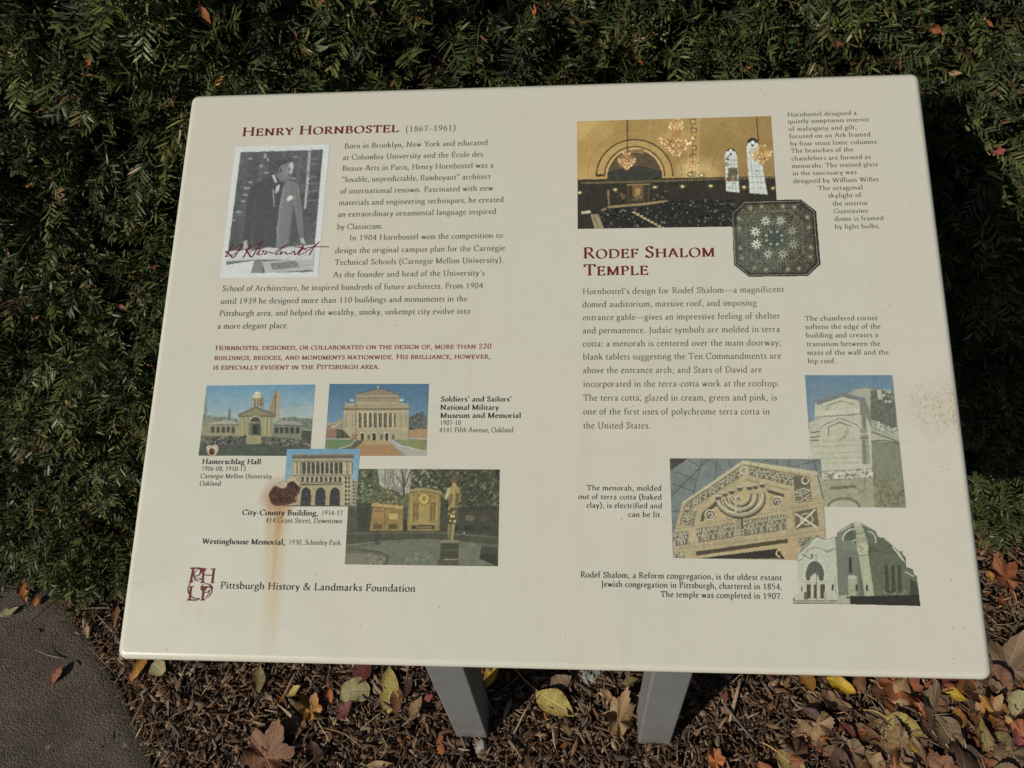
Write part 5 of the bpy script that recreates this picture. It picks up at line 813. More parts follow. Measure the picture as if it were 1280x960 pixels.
def chips(n, x0, x1, y0, y1, seed, lmin, lmax, zmax, pale=.12, sparse_left=True):
    r = np.random.default_rng(seed); x = r.uniform(x0, x1, n); y = r.uniform(y0, y1, n)
    keep = (x > edge_x(y) + r.normal(.004, .010, n) - (r.random(n) < .007) * .2 * r.random(n)); x, y = x[keep], y[keep]; n = len(x)
    L = lmin + (lmax - lmin) * r.random(n) ** 2.2; Wd = np.minimum(.0014 + .0095 * r.random(n) ** 2.2, L * .55); th = .0006 + .0018 * r.random(n); a = r.uniform(0, math.pi * 2, n)
    pit = r.normal(0, .22, n); z = .004 + zmax * r.random(n) + np.abs(np.sin(pit)) * L * .25; bend = r.normal(0, .18, n)
    ax = np.stack([np.cos(a) * np.cos(pit), np.sin(a) * np.cos(pit), np.sin(pit)], 1); roll = r.normal(0, .5, n); sd0 = np.stack([-np.sin(a), np.cos(a), 0 * a], 1); up0 = np.cross(ax, sd0); sd = sd0 * np.cos(roll)[:, None] + up0 * np.sin(roll)[:, None]; up = np.cross(ax, sd)
    c = np.stack([x, y, z], 1); prof = [(-.5, .35, 0), (-.2, 1, .5), (.15, .9, .5), (.5, .25, 0)]; V = np.empty((n, 4, 4, 3))
    for k, (u, wf, bf) in enumerate(prof):
        wj = wf * (.75 + .5 * r.random(n)); cen = c + ax * (u * L)[:, None] + up * (bf * bend * L * .4)[:, None] + sd * (r.normal(0, .12, n) * Wd)[:, None]
        for q, (sw, su) in enumerate(((-1, -1), (1, -1), (.8, 1), (-.8, 1))): V[:, k, q] = cen + sd * (sw * wj * Wd * .5)[:, None] + up * (su * th * .5)[:, None]
    V[..., 2] = np.maximum(V[..., 2], -.008)
    base = (np.arange(n) * 16)[:, None, None]; qs = []
    for k in range(3):
        for q in range(4): j = (q + 1) % 4; qs.append([k * 4 + q, k * 4 + j, k * 4 + 4 + j, k * 4 + 4 + q])
    qs += [[3, 2, 1, 0], [12, 13, 14, 15]]
    Q = (base + np.array(qs)[None]).reshape(-1, 4)
    pal = np.array([(.075, .043, .026), (.115, .067, .040), (.165, .098, .058), (.22, .138, .080), (.10, .072, .054), (.19, .138, .094)]); cc = pal[r.integers(0, len(pal), n)] * (.7 + .7 * r.random(n))[:, None]
    ip = r.random(n) < pale; cc[ip] = np.array((.34, .25, .165)) * (.6 + .7 * r.random(ip.sum()))[:, None]; ir = r.random(n) < .05; cc[ir] = np.array((.17, .075, .035)) * (.6 + .8 * r.random(ir.sum()))[:, None]
    return V.reshape(-1, 3), Q, np.repeat(cc, 16, 0)
def join(parts):
    V, Q, C = [], [], []; o = 0
    for v, q, c in parts: V.append(v); Q.append(q + o); C.append(c); o += len(v)
    return np.concatenate(V), np.concatenate(Q), np.concatenate(C)
V, Q, Cc = join([chips(70000, -1.15, 1.25, -.55, .32, 1, .004, .036, .012), chips(2600, -1.1, 1.25, -.55, .32, 2, .02, .085, .016, .3), chips(16000, -1.1, 1.8, -1.5, -.5, 3, .008, .05, .010), chips(5000, 1.2, 2.2, -.6, .3, 5, .008, .05, .010)])
tag(np_mesh('bark_mulch', V, Q, M_CHIP, None, Cc), 'brown shredded bark mulch spread over the bed under the sign', None, kind='stuff')

# ------------------------------------------------------------------ yew hedge: shoots with flat dark needles
def hedge_y(x, z):                                # front of the clipped face
    s = np.clip((.25 - x) / 1.15, 0, 1); s = s * s * (3 - 2 * s)
    lo = np.clip((.22 - z) / .22, 0, 1) * np.clip((-.35 - x) / .4, 0, 1) * np.clip((x + 1.08) / .14, 0, 1)
    return .485 + .337 * (z - .841) - .085 * s - .062 * lo + .018 * np.sin(x * 7.1 + z * 3) * np.sin(z * 6.3 - x * 2.2) + .012 * np.sin(x * 17 + 1) * np.sin(z * 15 + x * 4)
def needle_material():
    t = NT('yew_needles', 0.48, 0.35); a = t.n('Attribute', attribute_name='Col'); v = t.obj()
    t.col(t.mix(t.ramp(t.noise(v, 60, 3), 0, .5, .35, .7), a.outputs[0], (0.55, 0.58, 0.5, 1), 'MULTIPLY')); return t.m
M_NEEDLE, M_TWIG = needle_material(), chip_material('twig_bark', .8)
def shoots(n, x0, x1, z0, z1, seed, depth, nn=26):
    r = np.random.default_rng(seed); x = r.uniform(x0, x1, n); z = r.uniform(z0, z1, n); dp = depth * r.random(n) ** 1.3
    nrm = np.array((0, -.948, .319)); base = np.stack([x, hedge_y(x, z), z], 1) - nrm * (dp - .0)[:, None]
    # tufts: neighbouring shoots lean the same way
    lean = np.stack([np.sin(x * 23 + z * 31 + 1), .3 * np.sin(x * 19 - z * 13), np.sin(z * 29 - x * 17 + 2)], 1)
    d = nrm * .9 + lean * .5 + r.normal(0, .42, (n, 3)) + np.array((0, 0, .12)); d /= np.linalg.norm(d, axis=1)[:, None]
    L = r.uniform(.045, .105, n) * np.where(r.random(n) < .15, 1.3, 1); g = np.array((0, 0, -1.0))
    side = np.cross(d, np.array((0, 0, 1.0)) + r.normal(0, .55, (n, 3))); side /= np.linalg.norm(side, axis=1)[:, None]; up = np.cross(side, d)
    patch = np.sin(x * 5.3 + z * 3.1 + 1) * np.sin(z * 6.7 - x * 2.3) + .5 * np.sin(x * 13 + z * 9) * np.sin(z * 11 - x * 7); L = L * (1 + .15 * patch)
    t = np.linspace(.06, 1, nn)[None, :] + r.normal(0, .015, (n, nn)); sag = (r.random(n) * .25)[:, None, None]
    stem = lambda tt: base[:, None] + d[:, None] * (L[:, None] * tt)[..., None] + g * (sag * (L[:, None] * tt ** 2)[..., None])
    p0 = stem(t); sg = np.where(np.arange(nn) % 2 == 0, 1.0, -1.0)[None, :]
    rad_ = (r.random(n) < .35)[:, None]; phi = np.where(rad_, r.uniform(-1.3, 1.3, (n, nn)), r.normal(.12, .22, (n, nn)))   # some shoots bear needles all round
    out = side[:, None] * (sg * np.cos(phi))[..., None] + up[:, None] * np.sin(phi)[..., None]
    fw = np.clip(.55 + .5 * t + r.normal(0, .1, (n, nn)), .2, 1.6); nd = out + d[:, None] * fw[..., None]; nd /= np.linalg.norm(nd, axis=2)[..., None]
    nl = (.018 + .011 * r.random((n, 1))) * (1 - .42 * np.clip(t, 0, 1) ** 3) * (.85 + .3 * r.random((n, nn))); nl = nl * (1 + .16 * patch)[:, None]; nw = (.0026 + .0012 * r.random((n, 1))) * np.ones((1, nn))
    wv = np.cross(nd, up[:, None] + r.normal(0, .35, (n, nn, 3))); wv /= np.linalg.norm(wv, axis=2)[..., None] + 1e-9; nz = np.cross(wv, nd); curve = r.normal(.06, .07, (n, nn))
    V = np.empty((n, nn, 8, 3))
    for k, (u, wf) in enumerate(((0, .35), (.3, 1), (.75, .9), (1, .12))):
        c = p0 + nd * (nl * u)[..., None] - nz * (nl * curve * u * u * 2.2)[..., None]; V[:, :, 2 * k] = c - wv * (nw * wf * .5)[..., None]; V[:, :, 2 * k + 1] = c + wv * (nw * wf * .5)[..., None]
    Q = (np.arange(n * nn) * 8)[:, None, None] + np.array([[0, 1, 3, 2], [2, 3, 5, 4], [4, 5, 7, 6]])[None]
    pal = np.array([(.047, .066, .024), (.062, .083, .027), (.080, .097, .030), (.118, .126, .036), (.046, .062, .034)]); pk = r.choice(5, n, p=[.3, .3, .2, .08, .12]); cc = pal[pk][:, None] * (.75 + .5 * r.random((n, nn)))[..., None]
    cc = cc * (1 + .22 * patch[:, None, None] * np.array((1.1, .9, .3))); brown = (r.random(n) < .022)[:, None, None]; cc = np.where(brown, np.array((.13, .075, .04)) * (.6 + .8 * r.random((n, nn)))[..., None], cc)
    young = np.clip((t - .72) * 2.2, 0, 1)[..., None] * (r.random(n) < .3)[:, None, None]; cc = cc * (1 - young) + np.array((.16, .16, .045)) * young
    dead = (r.random((n, nn)) < .012)[..., None]; cc = np.where(dead, np.array((.17, .085, .04)), cc); cc = np.repeat(cc[:, :, None], 8, 2); cc[:, :, :2] = cc[:, :, :2] * .7 + np.array((.10, .11, .03)) * .3; cc[:, :, 6:] = cc[:, :, 6:] * .6 + np.array((.13, .13, .05)) * .4
    # stems
    ts = np.linspace(-.45, 1, 5)[None, :].repeat(n, 0); c = stem(ts) ; sv = np.empty((n, 5, 3, 3)); rr = .0014 * (1.25 - .6 * np.linspace(0, 1, 5))
    for k, an in enumerate((0, 2.1, 4.2)): sv[:, :, k] = c + side[:, None] * (math.cos(an) * rr)[None, :, None] + up[:, None] * (math.sin(an) * rr)[None, :, None]
    sq = []
    for k in range(4):
        for q in range(3): j = (q + 1) % 3; sq.append([k * 3 + q, k * 3 + j, k * 3 + 3 + j, k * 3 + 3 + q])
    SQ = (np.arange(n) * 15)[:, None, None] + np.array(sq)[None]; sc = np.array((.07, .065, .03)) * (.6 + .8 * r.random((n, 1))) ; sc = np.repeat(sc, 15, 0)
    tipb = r.random(n) < .45                       # rusty buds at some shoot tips
    return (V.reshape(-1, 3), Q.reshape(-1, 4), cc.reshape(-1, 3)), (sv.reshape(-1, 3), SQ.reshape(-1, 4), sc), stem(np.ones((n, 1)))[:, 0][tipb]
parts = [shoots(13500, -1.75, 1.55, .03, 1.22, 11, .10), shoots(4500, -1.75, 1.55, .03, 1.22, 12, .035), shoots(500, 1.55, 2.2, .03, 1.3, 13, .1), shoots(500, -2.4, -1.75, .03, 1.3, 14, .1), shoots(900, -2.2, 2.2, 1.2, 1.45, 15, .12), shoots(900, -1.5, 1.4, .02, .14, 16, .03), shoots(500, -1.5, -.5, .015, .12, 17, .02)]
HEDGE = tag(empty('yew_hedge', (0, .5, 0)), 'dense dark green clipped yew hedge filling the background behind the sign', 'hedge')
def child(o, kind='stuff'):
    o.parent = HEDGE; o.location = (0, -.5, 0)
    if kind: o['kind'] = kind
    return o
V, Q, Cc = join([p[0] for p in parts]); child(np_mesh('foliage', V, Q, M_NEEDLE, None, Cc))
V, Q, Cc = join([p[1] for p in parts]); child(np_mesh('shoots', V, Q, M_TWIG, None, Cc))
def buds():
    r = np.random.default_rng(8); P = np.concatenate([p[2] for p in parts]); P = np.concatenate([P + r.normal(0, .003, P.shape) for _ in range(3)]); n = len(P); d = np.array([(1, 0, 0), (-1, 0, 0), (0, 1, 0), (0, -1, 0), (0, 0, 1), (0, 0, -1)], float); s = r.uniform(.0007, .0019, n)
    V = P[:, None] + d[None] * s[:, None, None]; T = np.array([(0, 2, 4), (2, 1, 4), (1, 3, 4), (3, 0, 4), (2, 0, 5), (1, 2, 5), (3, 1, 5), (0, 3, 5)]); Q = (np.arange(n) * 6)[:, None, None] + T[None]
    c = np.array([(.26, .085, .03), (.20, .11, .05), (.30, .16, .07)])[r.integers(0, 3, n)]; child(np_mesh('buds', V.reshape(-1, 3), Q.reshape(-1, 3), M_TWIG, None, np.repeat(c, 6, 0)))
buds()
def core():                                       # dark sheet added inside the hedge to block light; its colour stands for shade
    xs = np.linspace(-2.5, 2.4, 90); zs = np.linspace(-.02, 1.38, 30); V, Fs = [], []
    for z in zs:
        for x in xs: V.append((x, float(hedge_y(x, z)) + .12 + .03 * math.sin(x * 31 + z * 40), z))
    m = len(xs)
    for i in range(len(zs) - 1):
        for j in range(m - 1): Fs.append((i * m + j, i * m + j + 1, (i + 1) * m + j + 1, (i + 1) * m + j))
    n0 = len(V); V += [(-2.5, 1.9, 1.38), (2.4, 1.9, 1.38), (-2.5, 1.9, -.02), (2.4, 1.9, -.02)]; top = [(len(zs) - 1) * m + j for j in range(m)]
    Fs += [top + [n0 + 1, n0], [n0, n0 + 1, n0 + 3, n0 + 2], [i * m for i in range(len(zs))] + [n0, n0 + 2], [i * m + m - 1 for i in reversed(range(len(zs)))] + [n0 + 3, n0 + 1]]
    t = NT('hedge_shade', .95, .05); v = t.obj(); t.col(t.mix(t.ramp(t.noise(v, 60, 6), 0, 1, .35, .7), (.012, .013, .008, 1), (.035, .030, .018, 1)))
    child(mesh_obj('shade_core', V, Fs, t.m), None)
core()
def branches():
    r = np.random.default_rng(21); V, Q, C = [], [], []; o = 0
    for i in range(420):
        x, z = r.uniform(-1.7, 1.6), r.uniform(.02, 1.2); y = float(hedge_y(x, z)); a = np.array((x + r.normal(0, .08), y + .14, max(z - r.uniform(.02, .14), .0))); b = np.array((x + r.normal(0, .05), y + r.uniform(-.012, .05), z + r.uniform(0, .06))); m_ = (a + b) / 2 + r.normal(0, .015, 3)
        P = catmull([a, m_, b], n=4); R = np.linspace(.0042, .0016, len(P)); k = len(P)
        for p, rr in zip(P, R):
            for q in range(5): V.append(p + np.array((math.cos(q * 1.2566), .5 * math.sin(q * 1.2566), math.sin(q * 1.2566))) * rr)
        for s in range(k - 1):
            for q in range(5): j = (q + 1) % 5; Q.append((o + s * 5 + q, o + s * 5 + j, o + s * 5 + 5 + j, o + s * 5 + 5 + q))
        C += [np.array((.085, .055, .038)) * r.uniform(.6, 1.4)] * (5 * k); o = len(V)
    child(np_mesh('branches', np.array(V), np.array(Q), M_TWIG, None, np.array(C)))
branches()
# ------------------------------------------------------------------ leaves: on the mulch, the path and caught in the hedge
KL = 1.05
def leaf_material(name, a, b, vein, edge=None, spots=.25):
    t = NT(name, .55, .35); uv = t.n('UVMap'); v = t.obj(); sx = t.n('SeparateXYZ'); t.l(uv.outputs[0], sx.inputs[0]); U, W = sx.outputs[0], t.math('ABSOLUTE', sx.outputs[1])
    c = t.mix(t.ramp(t.noise(v, 55, 5, .65), 0, 1, .33, .67), rgba(a, KL), rgba(b, KL))
    c = t.mix(t.math('MULTIPLY', t.ramp(t.noise(v, 170, 4, .7), 0, 1, .57, .68), spots), c, rgba((62, 42, 28)))
    if edge: c = t.mix(t.math('MULTIPLY', t.ramp(W, 0, 1, .45, 1.0), t.ramp(t.noise(v, 45, 4), 0, 1, .35, .6)), c, rgba(edge, KL))
    fr = t.math('FRACT', t.math('SUBTRACT', t.math('MULTIPLY', U, 8.0), t.math('MULTIPLY', W, 2.6))); sv = t.math('MULTIPLY', t.ramp(t.math('ABSOLUTE', t.math('SUBTRACT', fr, .5)), 1, 0, .03, .10), t.ramp(W, 1, .2, 0, 1)); mv = t.ramp(W, 1, 0, .015, .06)
    f = t.math('MAXIMUM', t.math('MULTIPLY', sv, .55), mv); c = t.mix(f, c, rgba(vein, KL)); t.col(c)
    t.bump(t.math('SUBTRACT', t.noise(v, 200, 4), t.math('MULTIPLY', f, .8)), .5, .003); return t.m
PAL = dict(yg=((172, 154, 80), (146, 132, 68), (190, 178, 118), (128, 100, 56)), y=((186, 152, 34), (164, 136, 40), (200, 172, 74), (130, 88, 40)), ol=((118, 106, 58), (98, 84, 46), (140, 126, 80), (86, 62, 40)),
    tan=((148, 120, 84), (124, 98, 68), (166, 140, 104), (104, 76, 52)), br=((118, 80, 50), (92, 62, 40), (134, 98, 66), (72, 48, 34)), gb=((118, 98, 74), (96, 78, 58), (138, 116, 88), (84, 64, 46)), orr=((164, 98, 50), (138, 76, 42), (180, 122, 70), (100, 58, 36)),
    ob=((138, 84, 48), (110, 62, 36), (156, 102, 66), (90, 52, 32)), rd=((98, 50, 40), (80, 42, 36), (122, 70, 56), (68, 38, 32)), pk=((140, 70, 70), (114, 58, 56), (160, 92, 90), (96, 50, 46)), db=((78, 56, 42), (60, 42, 34), (98, 74, 56), (50, 36, 28)), pg=((166, 156, 112), (146, 140, 98), (186, 176, 138), (132, 108, 76)), gd=((170, 122, 52), (142, 96, 44), (190, 150, 80), (106, 68, 38)))
LM = {k: leaf_material('leaf_' + dict(yg='yellow_green', y='yellow', ol='olive', tan='tan', br='brown', gb='grey_brown', orr='orange', ob='russet', rd='dark_red', pk='pink_red', db='dark_brown', pg='pale_green', gd='golden')[k], *v) for k, v in PAL.items()}
def half_width(kind, u, r):
    if kind == 'round': return np.sqrt(np.clip(1 - (2 * u - 1) ** 2, 0, 1)) * .5
    if kind == 'lance': return .5 * np.sin(np.pi * u ** .8) ** 1.15
    if kind == 'serrate': return .5 * np.sin(np.pi * u ** .85) ** .8 * (1 + .10 * ((u * 13) % 1 - .5))
    return .5 * np.sin(np.pi * u ** .82) ** .85
def blade(kind, L, W, curl, seed):
    r = np.random.default_rng(seed)
    if kind in ('maple', 'oak'):
        k = 72; th = np.linspace(-math.pi, math.pi, k, endpoint=False); lobes = ((0, 1.0, .62), (.95, .86, .55), (-.95, .86, .55), (1.9, .62, .5), (-1.9, .62, .5)) if kind == 'maple' else ((0, .95, .7), (.75, .80, .5), (-.8, .82, .5), (1.6, .68, .5), (-1.55, .72, .5), (2.4, .55, .5), (-2.45, .52, .5))
        R = .46 + 0 * th
        for c0, h, s in lobes: dd = np.abs(np.angle(np.exp(1j * (th - c0)))); R = np.maximum(R, .46 + (h - .46) * np.clip(1 - dd / s, 0, 1) ** .85)
        R *= 1 + .05 * np.sin(th * 29 + seed) + r.normal(0, .02, k); V, UV, Fs = [(.36 * L, 0, 0)], [(.4, 0)], []
        ph = r.uniform(0, 6, 4)
        for f in (.25, .5, .75, 1.0):
            for t_, rr in zip(th, R):
                x, y = rr * f * math.cos(t_), rr * f * math.sin(t_) * W / L; z = curl * (.35 * (rr * f) ** 2 * (1 + .9 * math.sin(3 * t_ + ph[0])) + .10 * f * math.sin(5 * t_ + ph[1]))
                V.append(((.36 + x * .64) * L, y * .64 * L, z * L * .6)); UV.append((.4 + x * .6, math.sin(2.6 * t_) * f * .9 + y * .05))
        for j in range(k): Fs.append((0, 1 + j, 1 + (j + 1) % k))
        for f in range(3):
            for j in range(k): a = 1 + f * k + j; b = 1 + f * k + (j + 1) % k; Fs.append((a, a + k, b + k, b))
        return V, Fs, UV
    nu, nv = (40 if kind == 'serrate' else 22), 8; V, UV, Fs = [], [], []; ph = r.uniform(0, 6, 6); fold = curl * r.uniform(.3, .9); bend = curl * r.uniform(-.5, .8); tw = r.normal(0, .5) * curl
    for i in range(nu + 1):
        u = i / nu; hw = float(half_width(kind, np.array(u), r)) * (1 + .07 * math.sin(u * 9 + ph[0])) * W
        for j in range(nv + 1):
            v = (j / nv - .5) * 2; hwj = hw * (1 + .08 * math.sin(u * 7 + ph[1] + v)); a = v * fold * 1.3
            y = math.sin(a) / (fold * 1.3 + 1e-6) * hwj if fold > .02 else v * hwj; z = (1 - math.cos(a)) / (fold * 1.3 + 1e-6) * hwj if fold > .02 else 0
            z += bend * L * .5 * (u - .35) ** 2 * 2 + tw * v * hwj * (u - .3) + .03 * L * curl * math.sin(u * 11 + ph[2] + v * 3) * abs(v) + .012 * L * math.sin(u * 25 + ph[3]) * v * v + .007 * L * math.sin((u * 8 - abs(v) * 2.6) * 6.283) * min(1, abs(v) * 3)
            V.append((u * L + .06 * L * curl * math.sin(v * 2 + ph[4]) * abs(v), y + .05 * W * math.sin(u * 4 + ph[5]), z)); UV.append((u, v))
    for i in range(nu):
        for j in range(nv): a = i * (nv + 1) + j; Fs.append((a, a + nv + 1, a + nv + 2, a + 1))
    return V, Fs, UV
def leaf(px, py, kind, L, ratio, ang, colk, curl, label, group, stalk=.5, pos=None, normal=(0, 0, 1), name='fallen_leaf', flip=False, lift=.019, tilt=None):
    """L in mm; ang is the tip's direction on the ground, degrees"""
    seed = int(px * 7 + py * 13); r = np.random.default_rng(seed); L = L / 1000; V, Fs, UV = blade(kind, L, L * ratio, curl, seed); V = np.array(V)
    if flip: V[:, 2] *= -1
    V -= np.array((L / 2, 0, V[:, 2].min() * .6)); me = bpy.data.meshes.new(name); me.from_pydata([tuple(v) for v in V], [], Fs); me.update()
    uvl = me.uv_layers.new(name='UVMap'); idx = np.empty(len(me.loops), int); me.loops.foreach_get('vertex_index', idx); uvl.data.foreach_set('uv', np.array(UV, np.float32)[idx].ravel())
    me.polygons.foreach_set('use_smooth', [True] * len(me.polygons)); me.materials.append(LM[colk]); o = bpy.data.objects.new(name, me); COL.objects.link(o)
    n = Vector(normal).normalized(); t = tilt if tilt is not None else (r.normal(0, .16), r.normal(0, .16)); q = Vector((0, 0, 1)).rotation_difference(n)
    o.rotation_mode = 'QUATERNION'; o.rotation_quaternion = q @ Matrix.Rotation(rad(ang), 3, 'Z').to_quaternion() @ Matrix.Rotation(t[0], 3, 'X').to_quaternion() @ Matrix.Rotation(t[1], 3, 'Y').to_quaternion()
    o.location = on_ground(px, py, lift + r.uniform(0, .003)) if pos is None else pos
    if stalk:
        P = catmull([(-L * .5, 0, float(V[0][2]) + .0005), (-L * (.5 + stalk * .5), r.normal(0, .06) * L, .002), (-L * (.5 + stalk), r.normal(0, .12) * L, 0.001)], n=4); SV, SF = [], []
        for i, p in enumerate(P):
            for k in range(4): SV.append((p[0], p[1] + .0009 * math.cos(k * 1.57), p[2] + .0009 * math.sin(k * 1.57)))
        for i in range(len(P) - 1):
            for k in range(4): j = (k + 1) % 4; SF.append((i * 4 + k, i * 4 + j, i * 4 + 4 + j, i * 4 + 4 + k))
        mesh_obj('leaf_stalk', SV, SF, LM['gd' if colk in ('y', 'yg', 'pg', 'orr') else 'tan'], o)
    return tag(o, label, 'leaf', group)
GM, GP, GH = 'leaves fallen on the mulch', 'leaves fallen on the path', 'dead leaves caught in the hedge'
